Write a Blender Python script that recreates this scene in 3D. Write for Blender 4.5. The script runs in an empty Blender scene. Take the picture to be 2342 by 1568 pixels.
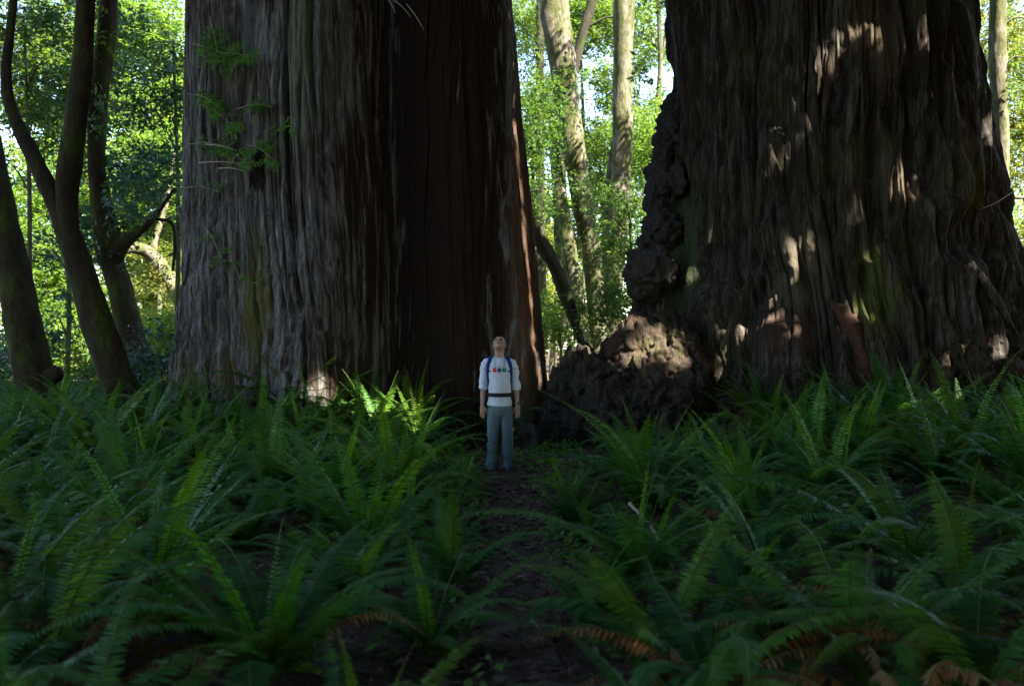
import bpy, bmesh, math, random
import numpy as np
from mathutils import Vector, Matrix, Euler
from mathutils.bvhtree import BVHTree

sc = bpy.context.scene
C = sc.collection
R = math.radians
PI = math.pi

# ------------------------------------------------------------------ camera numbers (picture measured at 2342 x 1568)
CAMZ, FPX, CX, CY = 1.6, 2511.0, 1171.0, 784.0
def at(px, py, Y):
    return np.array(((px - CX) / FPX * Y, Y, CAMZ - (py - CY) / FPX * Y))
def wid(w, Y):
    return w / FPX * Y

# sun: from the right and a little behind the camera
SUN_EL = R(47)
SUN_H = np.array((0.75, -0.66)); SUN_H = SUN_H / np.linalg.norm(SUN_H)
SUN = np.array((SUN_H[0] * math.cos(SUN_EL), SUN_H[1] * math.cos(SUN_EL), math.sin(SUN_EL)))

# ------------------------------------------------------------------ noise
_rs = np.random.RandomState(7)
_perm = _rs.permutation(256).astype(np.int64); _perm = np.concatenate([_perm, _perm, _perm])
_vals = _rs.rand(256) * 2 - 1
def vnoise(x, y, z=0.0):
    x = np.asarray(x, float); y = np.asarray(y, float); z = np.asarray(z, float) + np.zeros_like(x)
    xi = np.floor(x).astype(np.int64); yi = np.floor(y).astype(np.int64); zi = np.floor(z).astype(np.int64)
    xf = x - xi; yf = y - yi; zf = z - zi
    u = xf * xf * (3 - 2 * xf); v = yf * yf * (3 - 2 * yf); w = zf * zf * (3 - 2 * zf)
    xi &= 255; yi &= 255; zi &= 255
    def h(a, b, c):
        return _vals[_perm[_perm[_perm[a & 255] + (b & 255)] + (c & 255)]]
    def lx(b, c):
        return h(xi, b, c) * (1 - u) + h(xi + 1, b, c) * u
    a = lx(yi, zi) * (1 - v) + lx(yi + 1, zi) * v
    b = lx(yi, zi + 1) * (1 - v) + lx(yi + 1, zi + 1) * v
    return a * (1 - w) + b * w
def fbm(x, y, z=0.0, o=4):
    s = 0; a = 1.0; f = 1.0
    for i in range(o):
        s = s + a * vnoise(x * f + 13.7 * i, y * f + 5.1 * i, z * f + 9.3 * i); a *= 0.5; f *= 2.03
    return s
def ridge(x, y, z=0.0):
    return 1 - 2 * np.abs(vnoise(x, y, z))

# ------------------------------------------------------------------ mesh helpers
def mesh_np(name, co, faces, mats, parent=None, smooth=False, rnd=None, midx=None, link=True):
    """faces: (n,k) int array or a list of such arrays"""
    if not isinstance(faces, (list, tuple)): faces = [faces]
    me = bpy.data.meshes.new(name)
    co = np.ascontiguousarray(co, dtype=np.float32)
    nl = sum(f.size for f in faces); npoly = sum(f.shape[0] for f in faces)
    me.vertices.add(len(co)); me.vertices.foreach_set('co', co.ravel())
    me.loops.add(nl); me.loops.foreach_set('vertex_index', np.concatenate([f.ravel() for f in faces]).astype(np.int32))
    me.polygons.add(npoly)
    tot = np.concatenate([np.full(f.shape[0], f.shape[1]) for f in faces])
    st = np.concatenate([[0], np.cumsum(tot)[:-1]])
    me.polygons.foreach_set('loop_start', st.astype(np.int32))
    if not isinstance(mats, (list, tuple)): mats = [mats]
    for m in mats: me.materials.append(m)
    if midx is not None: me.polygons.foreach_set('material_index', np.asarray(midx, np.int32))
    me.polygons.foreach_set('use_smooth', np.full(npoly, smooth))
    me.update(calc_edges=True)
    if rnd is not None:
        a = me.attributes.new('rnd', 'FLOAT', 'FACE'); a.data.foreach_set('value', np.asarray(rnd, np.float32))
    if not link: return me
    return link_mesh(name, me, parent)

def link_mesh(name, me, parent=None):
    o = bpy.data.objects.new(name, me); C.objects.link(o)
    if parent is not None: o.parent = parent
    return o

def tag(o, label=None, cat=None, group=None, kind=None):
    if label: o['label'] = label
    if cat: o['category'] = cat
    if group: o['group'] = group
    if kind: o['kind'] = kind
    return o

def empty(name, loc, rz=0.0):
    o = bpy.data.objects.new(name, None); C.objects.link(o)
    o.location = [float(v) for v in loc]; o.rotation_euler = (0, 0, rz); o.empty_display_size = 0.2
    return o

class Geo:
    """collects pieces into one mesh"""
    def __init__(s): s.co = []; s.q = []; s.t = []; s.n = 0; s.h = []; s.rq = []; s.mq = []
    def add(s, co, quads, rnd=0.5, mi=0):
        s.co.append(np.asarray(co, float)); s.q.append(np.asarray(quads, np.int64) + s.n); s.n += len(co)
        k = len(quads); s.rq.append(np.broadcast_to(np.asarray(rnd, float), (k,))); s.mq.append(np.full(k, mi))
    def build(s, name, mats, parent=None, smooth=True, link=True, off=None):
        co = np.concatenate(s.co)
        if off is not None: co = co - np.asarray(off, float)
        return mesh_np(name, co, np.concatenate(s.q), mats, parent, smooth, np.concatenate(s.rq), np.concatenate(s.mq), link)

def catmull(P, n):
    P = np.asarray(P, float); m = len(P)
    if m < 3:
        t = np.linspace(0, 1, n)[:, None]; return P[0] * (1 - t) + P[-1] * t
    Q = np.vstack([2 * P[0] - P[1], P, 2 * P[-1] - P[-2]])
    t = np.linspace(0, m - 1 - 1e-9, n); i = t.astype(int); f = (t - i)[:, None]
    p0, p1, p2, p3 = Q[i], Q[i + 1], Q[i + 2], Q[i + 3]
    return 0.5 * (2 * p1 + (-p0 + p2) * f + (2 * p0 - 5 * p1 + 4 * p2 - p3) * f ** 2 + (-p0 + 3 * p1 - 3 * p2 + p3) * f ** 3)

def tube_data(P, rad, n=None, k=16, rough=0.0, freq=3.0, seed=0, flat=None, ref=None, cap=True, closed_len=None):
    """swept tube: P path points, rad radii (per point), optional noise; returns co, quads"""
    P = np.asarray(P, float); rad = np.asarray(rad, float)
    if rad.ndim == 0: rad = np.full(len(P), float(rad))
    n = n or len(P) * 6
    pr = catmull(np.column_stack([P, rad if rad.ndim == 1 else rad]), n)
    p = pr[:, :3]; ra = pr[:, 3]; rb = pr[:, 4] if pr.shape[1] > 4 else ra
    T = np.gradient(p, axis=0); T /= np.linalg.norm(T, axis=1)[:, None] + 1e-12
    r = np.array(ref if ref is not None else (1, 0.01, 0), float)
    if ref is None and abs(T[:, 0]).mean() > 0.8: r = np.array((0, 1, 0.01))
    U = r - T * (T @ r)[:, None]; U /= np.linalg.norm(U, axis=1)[:, None] + 1e-12
    V = np.cross(T, U)
    th = np.linspace(0, 2 * PI, k, endpoint=False)
    co = p[:, None, :] + (U[:, None, :] * np.cos(th)[None, :, None]) * ra[:, None, None] + (V[:, None, :] * np.sin(th)[None, :, None]) * rb[:, None, None]
    if rough:
        c = co.reshape(-1, 3); d = (co - p[:, None, :]).reshape(-1, 3)
        nz = fbm(c[:, 0] * freq + seed, c[:, 1] * freq, c[:, 2] * freq * 0.5, 3)
        nz2 = ridge(c[:, 0] * freq * 4 + seed, c[:, 1] * freq * 4, c[:, 2] * freq * 0.8)
        co = (c + d * (rough * nz + rough * 0.45 * nz2)[:, None]).reshape(co.shape)
    co = co.reshape(-1, 3)
    i = np.arange(n - 1)[:, None] * k; j = np.arange(k)[None, :]; j2 = (j + 1) % k
    q = np.stack([i + j, i + j2, i + k + j2, i + k + j], -1).reshape(-1, 4)
    if cap:
        m = len(co); co = np.vstack([co, p[0], p[-1]])
        jj = np.arange(0, k, 2)
        q0 = np.stack([np.full(len(jj), m), (jj + 2) % k, jj + 1, jj], -1)
        b = (n - 1) * k
        q1 = np.stack([np.full(len(jj), m + 1), b + jj, b + jj + 1, b + (jj + 2) % k], -1)
        q = np.vstack([q, q0, q1])
    return co, q

def ball_data(c, r, ru=16, rv=10, rot=None):
    c = np.asarray(c, float); r = np.broadcast_to(np.asarray(r, float), (3,))
    me = bpy.data.meshes.new('tmp'); bm = bmesh.new(); bmesh.ops.create_icosphere(bm, subdivisions=3, radius=1.0)
    co = np.array([v.co[:] for v in bm.verts]); f = np.array([[v.index for v in fa.verts] for fa in bm.faces]); bm.free(); bpy.data.meshes.remove(me)
    co = co * r
    if rot is not None: co = co @ np.array(rot).T
    return co + c, f

def voxel_union(pieces, voxel, smooth=2, name='tmp'):
    """pieces: list of (co, faces) closed shells -> (co, quads) of one continuous surface"""
    me = bpy.data.meshes.new(name); vs = []; fs = []; n = 0
    for co, f in pieces:
        vs.extend([tuple(v) for v in co]); fs.extend([tuple(int(i) + n for i in fa) for fa in f]); n += len(co)
    me.from_pydata(vs, [], fs); me.update()
    bm = bmesh.new(); bm.from_mesh(me); bmesh.ops.recalc_face_normals(bm, faces=bm.faces); bm.to_mesh(me); bm.free()
    o = bpy.data.objects.new(name, me); C.objects.link(o)
    m = o.modifiers.new('r', 'REMESH'); m.mode = 'VOXEL'; m.voxel_size = voxel
    if smooth:
        s = o.modifiers.new('s', 'SMOOTH'); s.iterations = smooth; s.factor = 0.5
    bpy.context.view_layer.update()
    ev = o.evaluated_get(bpy.context.evaluated_depsgraph_get()); m2 = ev.to_mesh()
    co = np.empty(len(m2.vertices) * 3, np.float32); m2.vertices.foreach_get('co', co); co = co.reshape(-1, 3).astype(float)
    nrm = np.empty(len(m2.vertices) * 3, np.float32); m2.vertices.foreach_get('normal', nrm); nrm = nrm.reshape(-1, 3).astype(float)
    q = np.array([list(p.vertices) for p in m2.polygons if len(p.vertices) == 4], np.int64)
    ev.to_mesh_clear(); bpy.data.objects.remove(o); bpy.data.meshes.remove(me)
    return co, q, nrm

# ------------------------------------------------------------------ materials
def new_mat(name):
    m = bpy.data.materials.new(name); m.use_nodes = True; nt = m.node_tree; nt.nodes.clear()
    out = nt.nodes.new('ShaderNodeOutputMaterial'); return m, nt, out
def N(nt, t, **kw):
    n = nt.nodes.new(t)
    for k, v in kw.items():
        if k in n.inputs: n.inputs[k].default_value = v
        else: setattr(n, k, v)
    return n
def ramp(nt, src, stops, interp='LINEAR'):
    r = nt.nodes.new('ShaderNodeValToRGB'); e = r.color_ramp.elements; r.color_ramp.interpolation = interp
    while len(e) < len(stops): e.new(0.5)
    for i, (p, c) in enumerate(stops):
        e[i].position = p; e[i].color = (c[0], c[1], c[2], 1) if hasattr(c, '__len__') else (c, c, c, 1)
    nt.links.new(src, r.inputs[0]); return r.outputs[0]
def mixc(nt, fac, a, b, mode='MIX'):
    n = nt.nodes.new('ShaderNodeMix'); n.data_type = 'RGBA'; n.blend_type = mode
    for s, v in ((0, fac), (6, a), (7, b)):
        if hasattr(v, 'is_linked'): nt.links.new(v, n.inputs[s])
        elif hasattr(v, '__len__'): n.inputs[s].default_value = (v[0], v[1], v[2], 1)
        else: n.inputs[s].default_value = v
    return n.outputs[2]
def noise(nt, vec, scale, detail=4, rough=0.55, dist=0.0):
    n = nt.nodes.new('ShaderNodeTexNoise'); n.inputs['Scale'].default_value = scale; n.inputs['Detail'].default_value = detail
    n.inputs['Roughness'].default_value = rough; n.inputs['Distortion'].default_value = dist
    nt.links.new(vec, n.inputs['Vector']); return n.outputs['Fac']
def mapping(nt, vec, scale=(1, 1, 1), loc=(0, 0, 0)):
    n = nt.nodes.new('ShaderNodeMapping'); n.inputs['Scale'].default_value = scale; n.inputs['Location'].default_value = loc
    nt.links.new(vec, n.inputs['Vector']); return n.outputs[0]
def math_(nt, op, a, b=None, clamp=False):
    n = nt.nodes.new('ShaderNodeMath'); n.operation = op; n.use_clamp = clamp
    for i, v in enumerate((a, b)):
        if v is None: continue
        if hasattr(v, 'is_linked'): nt.links.new(v, n.inputs[i])
        else: n.inputs[i].default_value = v
    return n.outputs[0]
def finish(nt, out, col, rough=0.85, spec=0.2, bump=None, bstr=0.5, bdist=0.05):
    b = nt.nodes.new('ShaderNodeBsdfPrincipled'); b.inputs['Roughness'].default_value = rough
    b.inputs['Specular IOR Level'].default_value = spec
    if hasattr(col, 'is_linked'): nt.links.new(col, b.inputs['Base Color'])
    else: b.inputs['Base Color'].default_value = (*col, 1)
    if bump is not None:
        n = nt.nodes.new('ShaderNodeBump'); n.inputs['Strength'].default_value = bstr; n.inputs['Distance'].default_value = bdist
        nt.links.new(bump, n.inputs['Height']); nt.links.new(n.outputs[0], b.inputs['Normal'])
    nt.links.new(b.outputs[0], out.inputs[0])
def objco(nt):
    return nt.nodes.new('ShaderNodeTexCoord').outputs['Object']

def spot_mask(nt, vec, c, r, soft=0.5, warp=None, wa=1.6):
    """soft blob mask round a place on the thing (moss, char, painted light and shade)"""
    n = nt.nodes.new('ShaderNodeVectorMath'); n.operation = 'SUBTRACT'; nt.links.new(vec, n.inputs[0]); n.inputs[1].default_value = c
    s = nt.nodes.new('ShaderNodeVectorMath'); s.operation = 'DIVIDE'; nt.links.new(n.outputs[0], s.inputs[0]); s.inputs[1].default_value = r
    l = nt.nodes.new('ShaderNodeVectorMath'); l.operation = 'LENGTH'; nt.links.new(s.outputs[0], l.inputs[0])
    v = l.outputs['Value']
    if warp is not None: v = math_(nt, 'ADD', v, math_(nt, 'MULTIPLY', math_(nt, 'SUBTRACT', warp, 0.5), wa))
    return ramp(nt, v, [(max(0.0, 1 - soft), 1.0), (1.0, 0.0)])

def leaf_mat(name, dif, trans, var=0.35, hue=None, gloss=0.25, tw=0.5, hv=None):
    m, nt, out = new_mat(name)
    at_ = nt.nodes.new('ShaderNodeAttribute'); at_.attribute_name = 'rnd'
    oi = nt.nodes.new('ShaderNodeObjectInfo')
    h2 = hue or (dif[0] * 2.0, dif[1] * 1.3, dif[2] * 0.6)
    def col(c, c2):
        a = mixc(nt, ramp(nt, at_.outputs['Fac'], [(0.35, 0.0), (1.0, 1.0)]), c, c2)
        if hv: a = mixc(nt, ramp(nt, math_(nt, 'FRACT', math_(nt, 'MULTIPLY', oi.outputs['Random'], 7.31)), [(0.45, 0.0), (1.0, 0.85)]), a, tuple(x * c[1] / 0.13 for x in hv))
        return mixc(nt, 1.0, a, ramp(nt, oi.outputs['Random'], [(0, 1 - var), (1, 1 + var * 0.6)]), 'MULTIPLY')
    d = nt.nodes.new('ShaderNodeBsdfPrincipled'); d.inputs['Roughness'].default_value = 0.45; d.inputs['Specular IOR Level'].default_value = gloss
    nt.links.new(col(dif, h2), d.inputs['Base Color'])
    t = nt.nodes.new('ShaderNodeBsdfTranslucent')
    nt.links.new(col(trans, (trans[0] * 1.6, trans[1] * 1.15, trans[2] * 0.7)), t.inputs['Color'])
    mx = nt.nodes.new('ShaderNodeMixShader'); mx.inputs[0].default_value = tw
    nt.links.new(d.outputs[0], mx.inputs[1]); nt.links.new(t.outputs[0], mx.inputs[2]); nt.links.new(mx.outputs[0], out.inputs[0])
    return m

M = {}
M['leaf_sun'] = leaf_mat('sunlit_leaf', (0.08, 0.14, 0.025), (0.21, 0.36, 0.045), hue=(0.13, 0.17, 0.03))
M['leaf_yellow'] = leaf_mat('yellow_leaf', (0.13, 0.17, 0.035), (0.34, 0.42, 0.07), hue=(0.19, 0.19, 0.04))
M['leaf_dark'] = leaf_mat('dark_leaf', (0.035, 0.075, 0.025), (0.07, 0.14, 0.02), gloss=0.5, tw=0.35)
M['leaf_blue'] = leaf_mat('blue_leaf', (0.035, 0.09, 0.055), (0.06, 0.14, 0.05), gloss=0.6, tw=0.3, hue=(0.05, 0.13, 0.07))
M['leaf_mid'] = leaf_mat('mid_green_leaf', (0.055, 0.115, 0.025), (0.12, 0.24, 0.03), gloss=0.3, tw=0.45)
M['needle'] = leaf_mat('redwood_needle', (0.06, 0.17, 0.018), (0.14, 0.34, 0.025), gloss=0.3, tw=0.4)
M['fern'] = leaf_mat('fern_green', (0.046, 0.142, 0.029), (0.078, 0.235, 0.026), gloss=0.12, tw=0.38, hue=(0.055, 0.135, 0.045), hv=(0.10, 0.16, 0.012))
M['fern_new'] = leaf_mat('fern_fresh', (0.055, 0.17, 0.012), (0.10, 0.30, 0.012), gloss=0.35, tw=0.4)
M['fern_dead'] = leaf_mat('fern_brown', (0.20, 0.095, 0.035), (0.18, 0.08, 0.02), gloss=0.1, tw=0.25, hue=(0.26, 0.15, 0.06))
M['fern_gold'] = leaf_mat('fern_golden', (0.16, 0.14, 0.03), (0.30, 0.26, 0.04), gloss=0.2, tw=0.4)

def bark_redwood(name, base, grey, red, moss_spots=(), moss_amt=0.3, lit_dark_spots=None, grey_lo=0.43, grey_hi=0.56, fib=26):
    m, nt, out = new_mat(name); v = objco(nt)
    streak = noise(nt, mapping(nt, v, (4.6, 4.6, 0.24)), 1.6, 6, 0.66, 0.3)
    fine = noise(nt, mapping(nt, v, (fib, fib, 2.2)), 1.0, 6, 0.7, 0.5)
    flake = noise(nt, mapping(nt, v, (9, 9, 1.1)), 1.0, 6, 0.68, 0.5)
    blot = noise(nt, v, 0.9, 4, 0.6)
    c = mixc(nt, ramp(nt, fine, [(0.42, 0), (0.62, 1)]), base, red)
    g = ramp(nt, math_(nt, 'ADD', math_(nt, 'MULTIPLY', streak, 0.7), math_(nt, 'MULTIPLY', flake, 0.3)), [(grey_lo, 0), (grey_hi, 1)])
    gcol = mixc(nt, ramp(nt, fine, [(0.4, 0), (0.64, 1)]), tuple(x * 0.45 for x in grey), tuple(x * 1.15 for x in grey))
    c = mixc(nt, g, c, gcol)
    mo = ramp(nt, blot, [(0.52, 0), (0.72, moss_amt)])
    mcol = mixc(nt, fine, (0.05, 0.06, 0.015), (0.13, 0.14, 0.03))
    c = mixc(nt, mo, c, mcol)
    for (pc, pr, colr) in moss_spots:
        mk = spot_mask(nt, v, pc, pr, 0.4, flake, 3.2)
        c = mixc(nt, mk, c, mixc(nt, flake, tuple(x * 0.45 for x in colr), tuple(min(1, x * 1.5) for x in colr)))
    if lit_dark_spots:
        for (pc, pr, colr) in lit_dark_spots:
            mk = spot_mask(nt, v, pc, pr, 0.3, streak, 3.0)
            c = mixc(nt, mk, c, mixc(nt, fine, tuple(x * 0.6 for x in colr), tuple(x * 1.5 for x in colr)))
    h = math_(nt, 'ADD', math_(nt, 'MULTIPLY', fine, 0.7), math_(nt, 'MULTIPLY', flake, 0.6))
    finish(nt, out, c, 0.9, 0.12, h, 1.0, 0.10); return m

def bark_small(name, base, moss, moss_lo=0.45, moss_hi=0.62, scale=1.0):
    m, nt, out = new_mat(name); v = objco(nt)
    fine = noise(nt, mapping(nt, v, (16, 16, 6)), scale, 6, 0.72, 0.4)
    blot = noise(nt, mapping(nt, v, (2, 2, 0.9)), 1.6, 5, 0.65)
    bb = mixc(nt, ramp(nt, fine, [(0.3, 0), (0.7, 1)]), tuple(x * 0.45 for x in base), tuple(x * 1.3 for x in base))
    mm = mixc(nt, ramp(nt, fine, [(0.3, 0), (0.7, 1)]), tuple(x * 0.5 for x in moss), tuple(x * 1.4 for x in moss))
    c = mixc(nt, ramp(nt, blot, [(moss_lo, 0), (moss_hi, 1)]), bb, mm)
    finish(nt, out, c, 0.92, 0.1, fine, 0.8, 0.03); return m

def plain(name, col, rough=0.8, spec=0.2, var=0.25, scale=20, bump=0.2):
    m, nt, out = new_mat(name); v = objco(nt)
    f = noise(nt, v, scale, 4, 0.6)
    c = mixc(nt, ramp(nt, f, [(0.3, 0), (0.7, 1)]), tuple(x * (1 - var) for x in col), tuple(min(1, x * (1 + var)) for x in col))
    finish(nt, out, c, rough, spec, f, bump, 0.01); return m

M['bark_dark'] = bark_small('mossy_dark_bark', (0.038, 0.028, 0.018), (0.045, 0.055, 0.012))
M['bark_mid'] = bark_small('grey_green_bark', (0.13, 0.12, 0.075), (0.10, 0.115, 0.035), 0.42, 0.6)
M['bark_pale'] = bark_small('pale_bark', (0.17, 0.15, 0.105), (0.075, 0.08, 0.03), 0.42, 0.54)
M['bark_shade'] = bark_small('brown_rotten_bark', (0.05, 0.04, 0.03), (0.04, 0.05, 0.015))
M['burl'] = plain('burl_wood', (0.13, 0.085, 0.06), 0.9, 0.1, 0.55, 6, 0.6)
M['twig'] = plain('dry_twig', (0.30, 0.24, 0.18), 0.8, 0.1)
M['stem'] = plain('fern_stem', (0.07, 0.085, 0.015), 0.7)

# ------------------------------------------------------------------ ground
TREE_L = (-2.85, 20.0); TREE_R = (5.85, 20.3)
def path_x(y):
    y = np.asarray(y, float)
    return np.interp(y, [0, 4, 6, 8.5, 11, 13.5, 16], [0.25, 0.16, 0.08, 0.10, 0.02, -0.15, -0.35])
def gz(x, y):
    x = np.asarray(x, float); y = np.asarray(y, float)
    z = 0.10 * fbm(x * 0.35, y * 0.35, 3.3, 3) + 0.03 * vnoise(x * 1.7, y * 1.7, 1.0)
    for (tx, ty) in (TREE_L, TREE_R):
        d = np.hypot(x - tx, y - ty); z = z + 0.30 * np.exp(-((d - 2.0) / 1.8) ** 2)
    z = z + 0.24 / (1 + np.exp(-(x - 3.0 - 0.05 * y) / 0.5)) / (1 + np.exp(-(y - 8.5) / 1.2)) / (1 + np.exp((y - 24) / 1.5)) + 0.16 * np.exp(-((x + 2.6) / 1.4) ** 2 - ((y - 14.5) / 2.2) ** 2)
    w = np.exp(-((x - path_x(y)) / 0.5) ** 2) * (y < 17)
    return z * (1 - 0.5 * w) - 0.05 * w
def grid_axis(lo, hi, a, b, n_in, n_out):
    return np.unique(np.concatenate([np.linspace(lo, a, n_out), np.linspace(a, b, n_in), np.linspace(b, hi, n_out)]))
gx = grid_axis(-160, 160, -14, 14, 190, 24); gy = grid_axis(-60, 220, 1, 40, 230, 26)
X, Y = np.meshgrid(gx, gy); Zg = gz(X, Y)
nxg, nyg = len(gx), len(gy)
ii = (np.arange(nyg - 1)[:, None] * nxg + np.arange(nxg - 1)[None, :]).ravel()
gq = np.stack([ii, ii + 1, ii + 1 + nxg, ii + nxg], -1)
m, nt, out = new_mat('forest_soil'); v = objco(nt)
n1 = noise(nt, v, 9, 6, 0.7); n2 = noise(nt, v, 0.8, 4, 0.6); n3 = noise(nt, mapping(nt, v, (40, 14, 14)), 1.0, 3, 0.6, 1.0)
c = ramp(nt, n1, [(0.3, (0.022, 0.015, 0.011)), (0.52, (0.075, 0.048, 0.034)), (0.72, (0.17, 0.11, 0.075))])
c = mixc(nt, ramp(nt, n3, [(0.55, 0), (0.7, 0.6)]), c, (0.20, 0.14, 0.10))
c = mixc(nt, ramp(nt, n2, [(0.5, 0), (0.7, 0.5)]), c, (0.035, 0.045, 0.015))
finish(nt, out, c, 0.95, 0.08, math_(nt, 'ADD', n1, n3), 0.8, 0.03)
M['soil'] = m
g = mesh_np('ground', np.stack([X, Y, Zg], -1).reshape(-1, 3), gq, M['soil'], smooth=True); tag(g, kind='structure')

m, nt, out = new_mat('path_dirt'); v = objco(nt)
n1 = noise(nt, v, 14, 6, 0.7); n3 = noise(nt, mapping(nt, v, (18, 46, 20)), 1.0, 3, 0.6, 1.5)
c = ramp(nt, n1, [(0.3, (0.05, 0.032, 0.024)), (0.52, (0.12, 0.08, 0.058)), (0.75, (0.22, 0.155, 0.115))])
c = mixc(nt, ramp(nt, n3, [(0.55, 0), (0.68, 0.7)]), c, (0.26, 0.19, 0.14))
finish(nt, out, c, 0.95, 0.08, math_(nt, 'ADD', n1, n3), 0.9, 0.03)
M['path'] = m
py_ = np.linspace(1.5, 16.6, 170); half = 0.24 + 0.08 * vnoise(py_ * 1.1, py_ * 0) + 0.9 * np.exp(-((py_ - 15.2) / 1.2) ** 2)
us = np.linspace(-1, 1, 17)
PX = path_x(py_)[:, None] + us[None, :] * half[:, None] * (1 + 0.25 * vnoise(py_[:, None] * 3 + us[None, :] * 9, us[None, :] * 2 + py_[:, None]))
PY = np.repeat(py_[:, None], 17, 1)
PZ = gz(PX, PY) + 0.012 * (1 - us[None, :] ** 4) - 0.006 + 0.012 * fbm(PX * 6, PY * 6, 0.5, 2) + 0.008
ii = (np.arange(169)[:, None] * 17 + np.arange(16)[None, :]).ravel()
p = mesh_np('path', np.stack([PX, PY, PZ], -1).reshape(-1, 3), np.stack([ii, ii + 1, ii + 18, ii + 17], -1), M['path'], smooth=True)
tag(p, kind='structure')

# ------------------------------------------------------------------ the two redwoods
def redwood_trunk(name, Yc, yrows, left, right, mat, parent, shape, disp, top=21.0, ncol=1000, nrow=420, flare=None):
    """left / right: silhouette columns at picture rows yrows -> axis and radius at each height"""
    zs = CAMZ - (np.array(yrows, float) - CY) / FPX * Yc
    L_ = (np.array(left, float) - CX) / FPX * Yc; R_ = (np.array(right, float) - CX) / FPX * Yc
    o = np.argsort(zs); zs, L_, R_ = zs[o], L_[o], R_[o]
    z = np.concatenate([np.linspace(-0.5, 8.6, nrow), np.linspace(8.9, top, 24)])
    cx = np.interp(z, zs, (L_ + R_) / 2); hr = np.interp(z, zs, (R_ - L_) / 2) * (1 - np.clip(z - 8.6, 0, None) * 0.012)
    lean = 0.0 * z; cx = cx + lean
    a = np.linspace(0, 1, ncol, endpoint=False)
    th = 2 * PI * a - 0.42 * np.sin(2 * (2 * PI * a)) * 0.0
    # th = 0 at the front (-Y), growing to the right (+X); columns bunched on the front half
    th = 2 * PI * (a - 0.5); th = th * (0.62 + 0.38 * (np.abs(th) / PI) ** 2)
    TH, Zz = np.meshgrid(th, z)
    HR = np.repeat(hr[:, None], ncol, 1); CXx = np.repeat(cx[:, None], ncol, 1)
    r = HR * (1 + shape(TH, Zz)) + disp(TH, Zz, HR)
    x = CXx + r * np.sin(TH); y = Yc - r * np.cos(TH)
    co = np.stack([x, y, Zz], -1).reshape(-1, 3)
    nr = len(z); i = np.arange(nr - 1)[:, None] * ncol; j = np.arange(ncol)[None, :]; j2 = (j + 1) % ncol
    q = np.stack([i + j, i + j2, i + ncol + j2, i + ncol + j], -1).reshape(-1, 4)
    co = co - np.array(parent.location[:])
    return mesh_np(name, co, q, mat, parent, smooth=True)

rl = empty('redwood_tree', (TREE_L[0], TREE_L[1], 0))
tag(rl, 'huge grey redwood trunk with a dark vertical hollow, standing behind the man', 'tree')
lc = lambda px, py, Y: tuple(at(px, py, Y) - np.array(rl.location[:]))
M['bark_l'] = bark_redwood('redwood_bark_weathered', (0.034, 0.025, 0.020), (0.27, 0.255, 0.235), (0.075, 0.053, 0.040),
    moss_spots=[(lc(605, 700, 17.6), (0.36, 1.2, 1.2), (0.14, 0.13, 0.045)), (lc(560, 850, 17.8), (0.4, 1.2, 0.6), (0.16, 0.13, 0.06)),
                (lc(470, 900, 18.6), (0.35, 1.5, 0.9), (0.12, 0.12, 0.04)), (lc(700, 160, 17.2), (0.28, 1.2, 1.6), (0.14, 0.16, 0.10))],
    moss_amt=0.22,
    lit_dark_spots=[(lc(1010, 400, 17.4), (1.5, 2.2, 9.0), (0.034, 0.022, 0.015)), (lc(760, 900, 17.4), (0.9, 1.4, 1.1), (0.05, 0.035, 0.026)),  # right half darkened in colour: charred bark plus its painted shade
               (lc(1215, 480, 19.0), (0.45, 1.6, 7.0), (0.15, 0.086, 0.052)), (lc(590, 395, 17.4), (0.16, 1.2, 0.4), (0.02, 0.015, 0.012))])  # tall strip: sunlight on the right edge painted as brighter orange bark
def shape_l(t, z):
    d = t * 180 / PI
    cl = 4 + 6 * np.clip((3.5 - z) / 4.0, 0, 1) * -1.0 + 1.2 * vnoise(z * 0.5, z * 0)
    s = -0.30 * np.exp(-((d - (cl + 15)) / 13.0) ** 2)                        # the hollow
    s = s + 0.075 * np.exp(-((d - (cl - 9)) / 7.0) ** 2)                      # its lip on the left
    s = s + 0.05 * np.exp(-((d + 42) / 14.0) ** 2) - 0.045 * np.exp(-((d + 25) / 7.0) ** 2)
    s = s + 0.05 * np.exp(-((d - 58) / 15.0) ** 2) - 0.03 * np.exp(-((d - 76) / 5) ** 2)
    fl = np.exp(-np.clip(z, 0, 9) / 1.3)
    s = s + fl * (0.10 * np.exp(-((d + 6) / 9.0) ** 2) + 0.08 * np.exp(-((d + 52) / 10) ** 2) + 0.06 * np.exp(-((d - 66) / 8) ** 2))
    return s
def plates(u, z, fu, fz, seed, sharp=3.0):
    w = u + 0.22 / fu * vnoise(u * fu * 0.7, z * fz * 2.2, seed + 3.0)
    return np.clip(np.abs(vnoise(w * fu, z * fz, seed)) * sharp, 0, 1) ** 0.75
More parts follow.
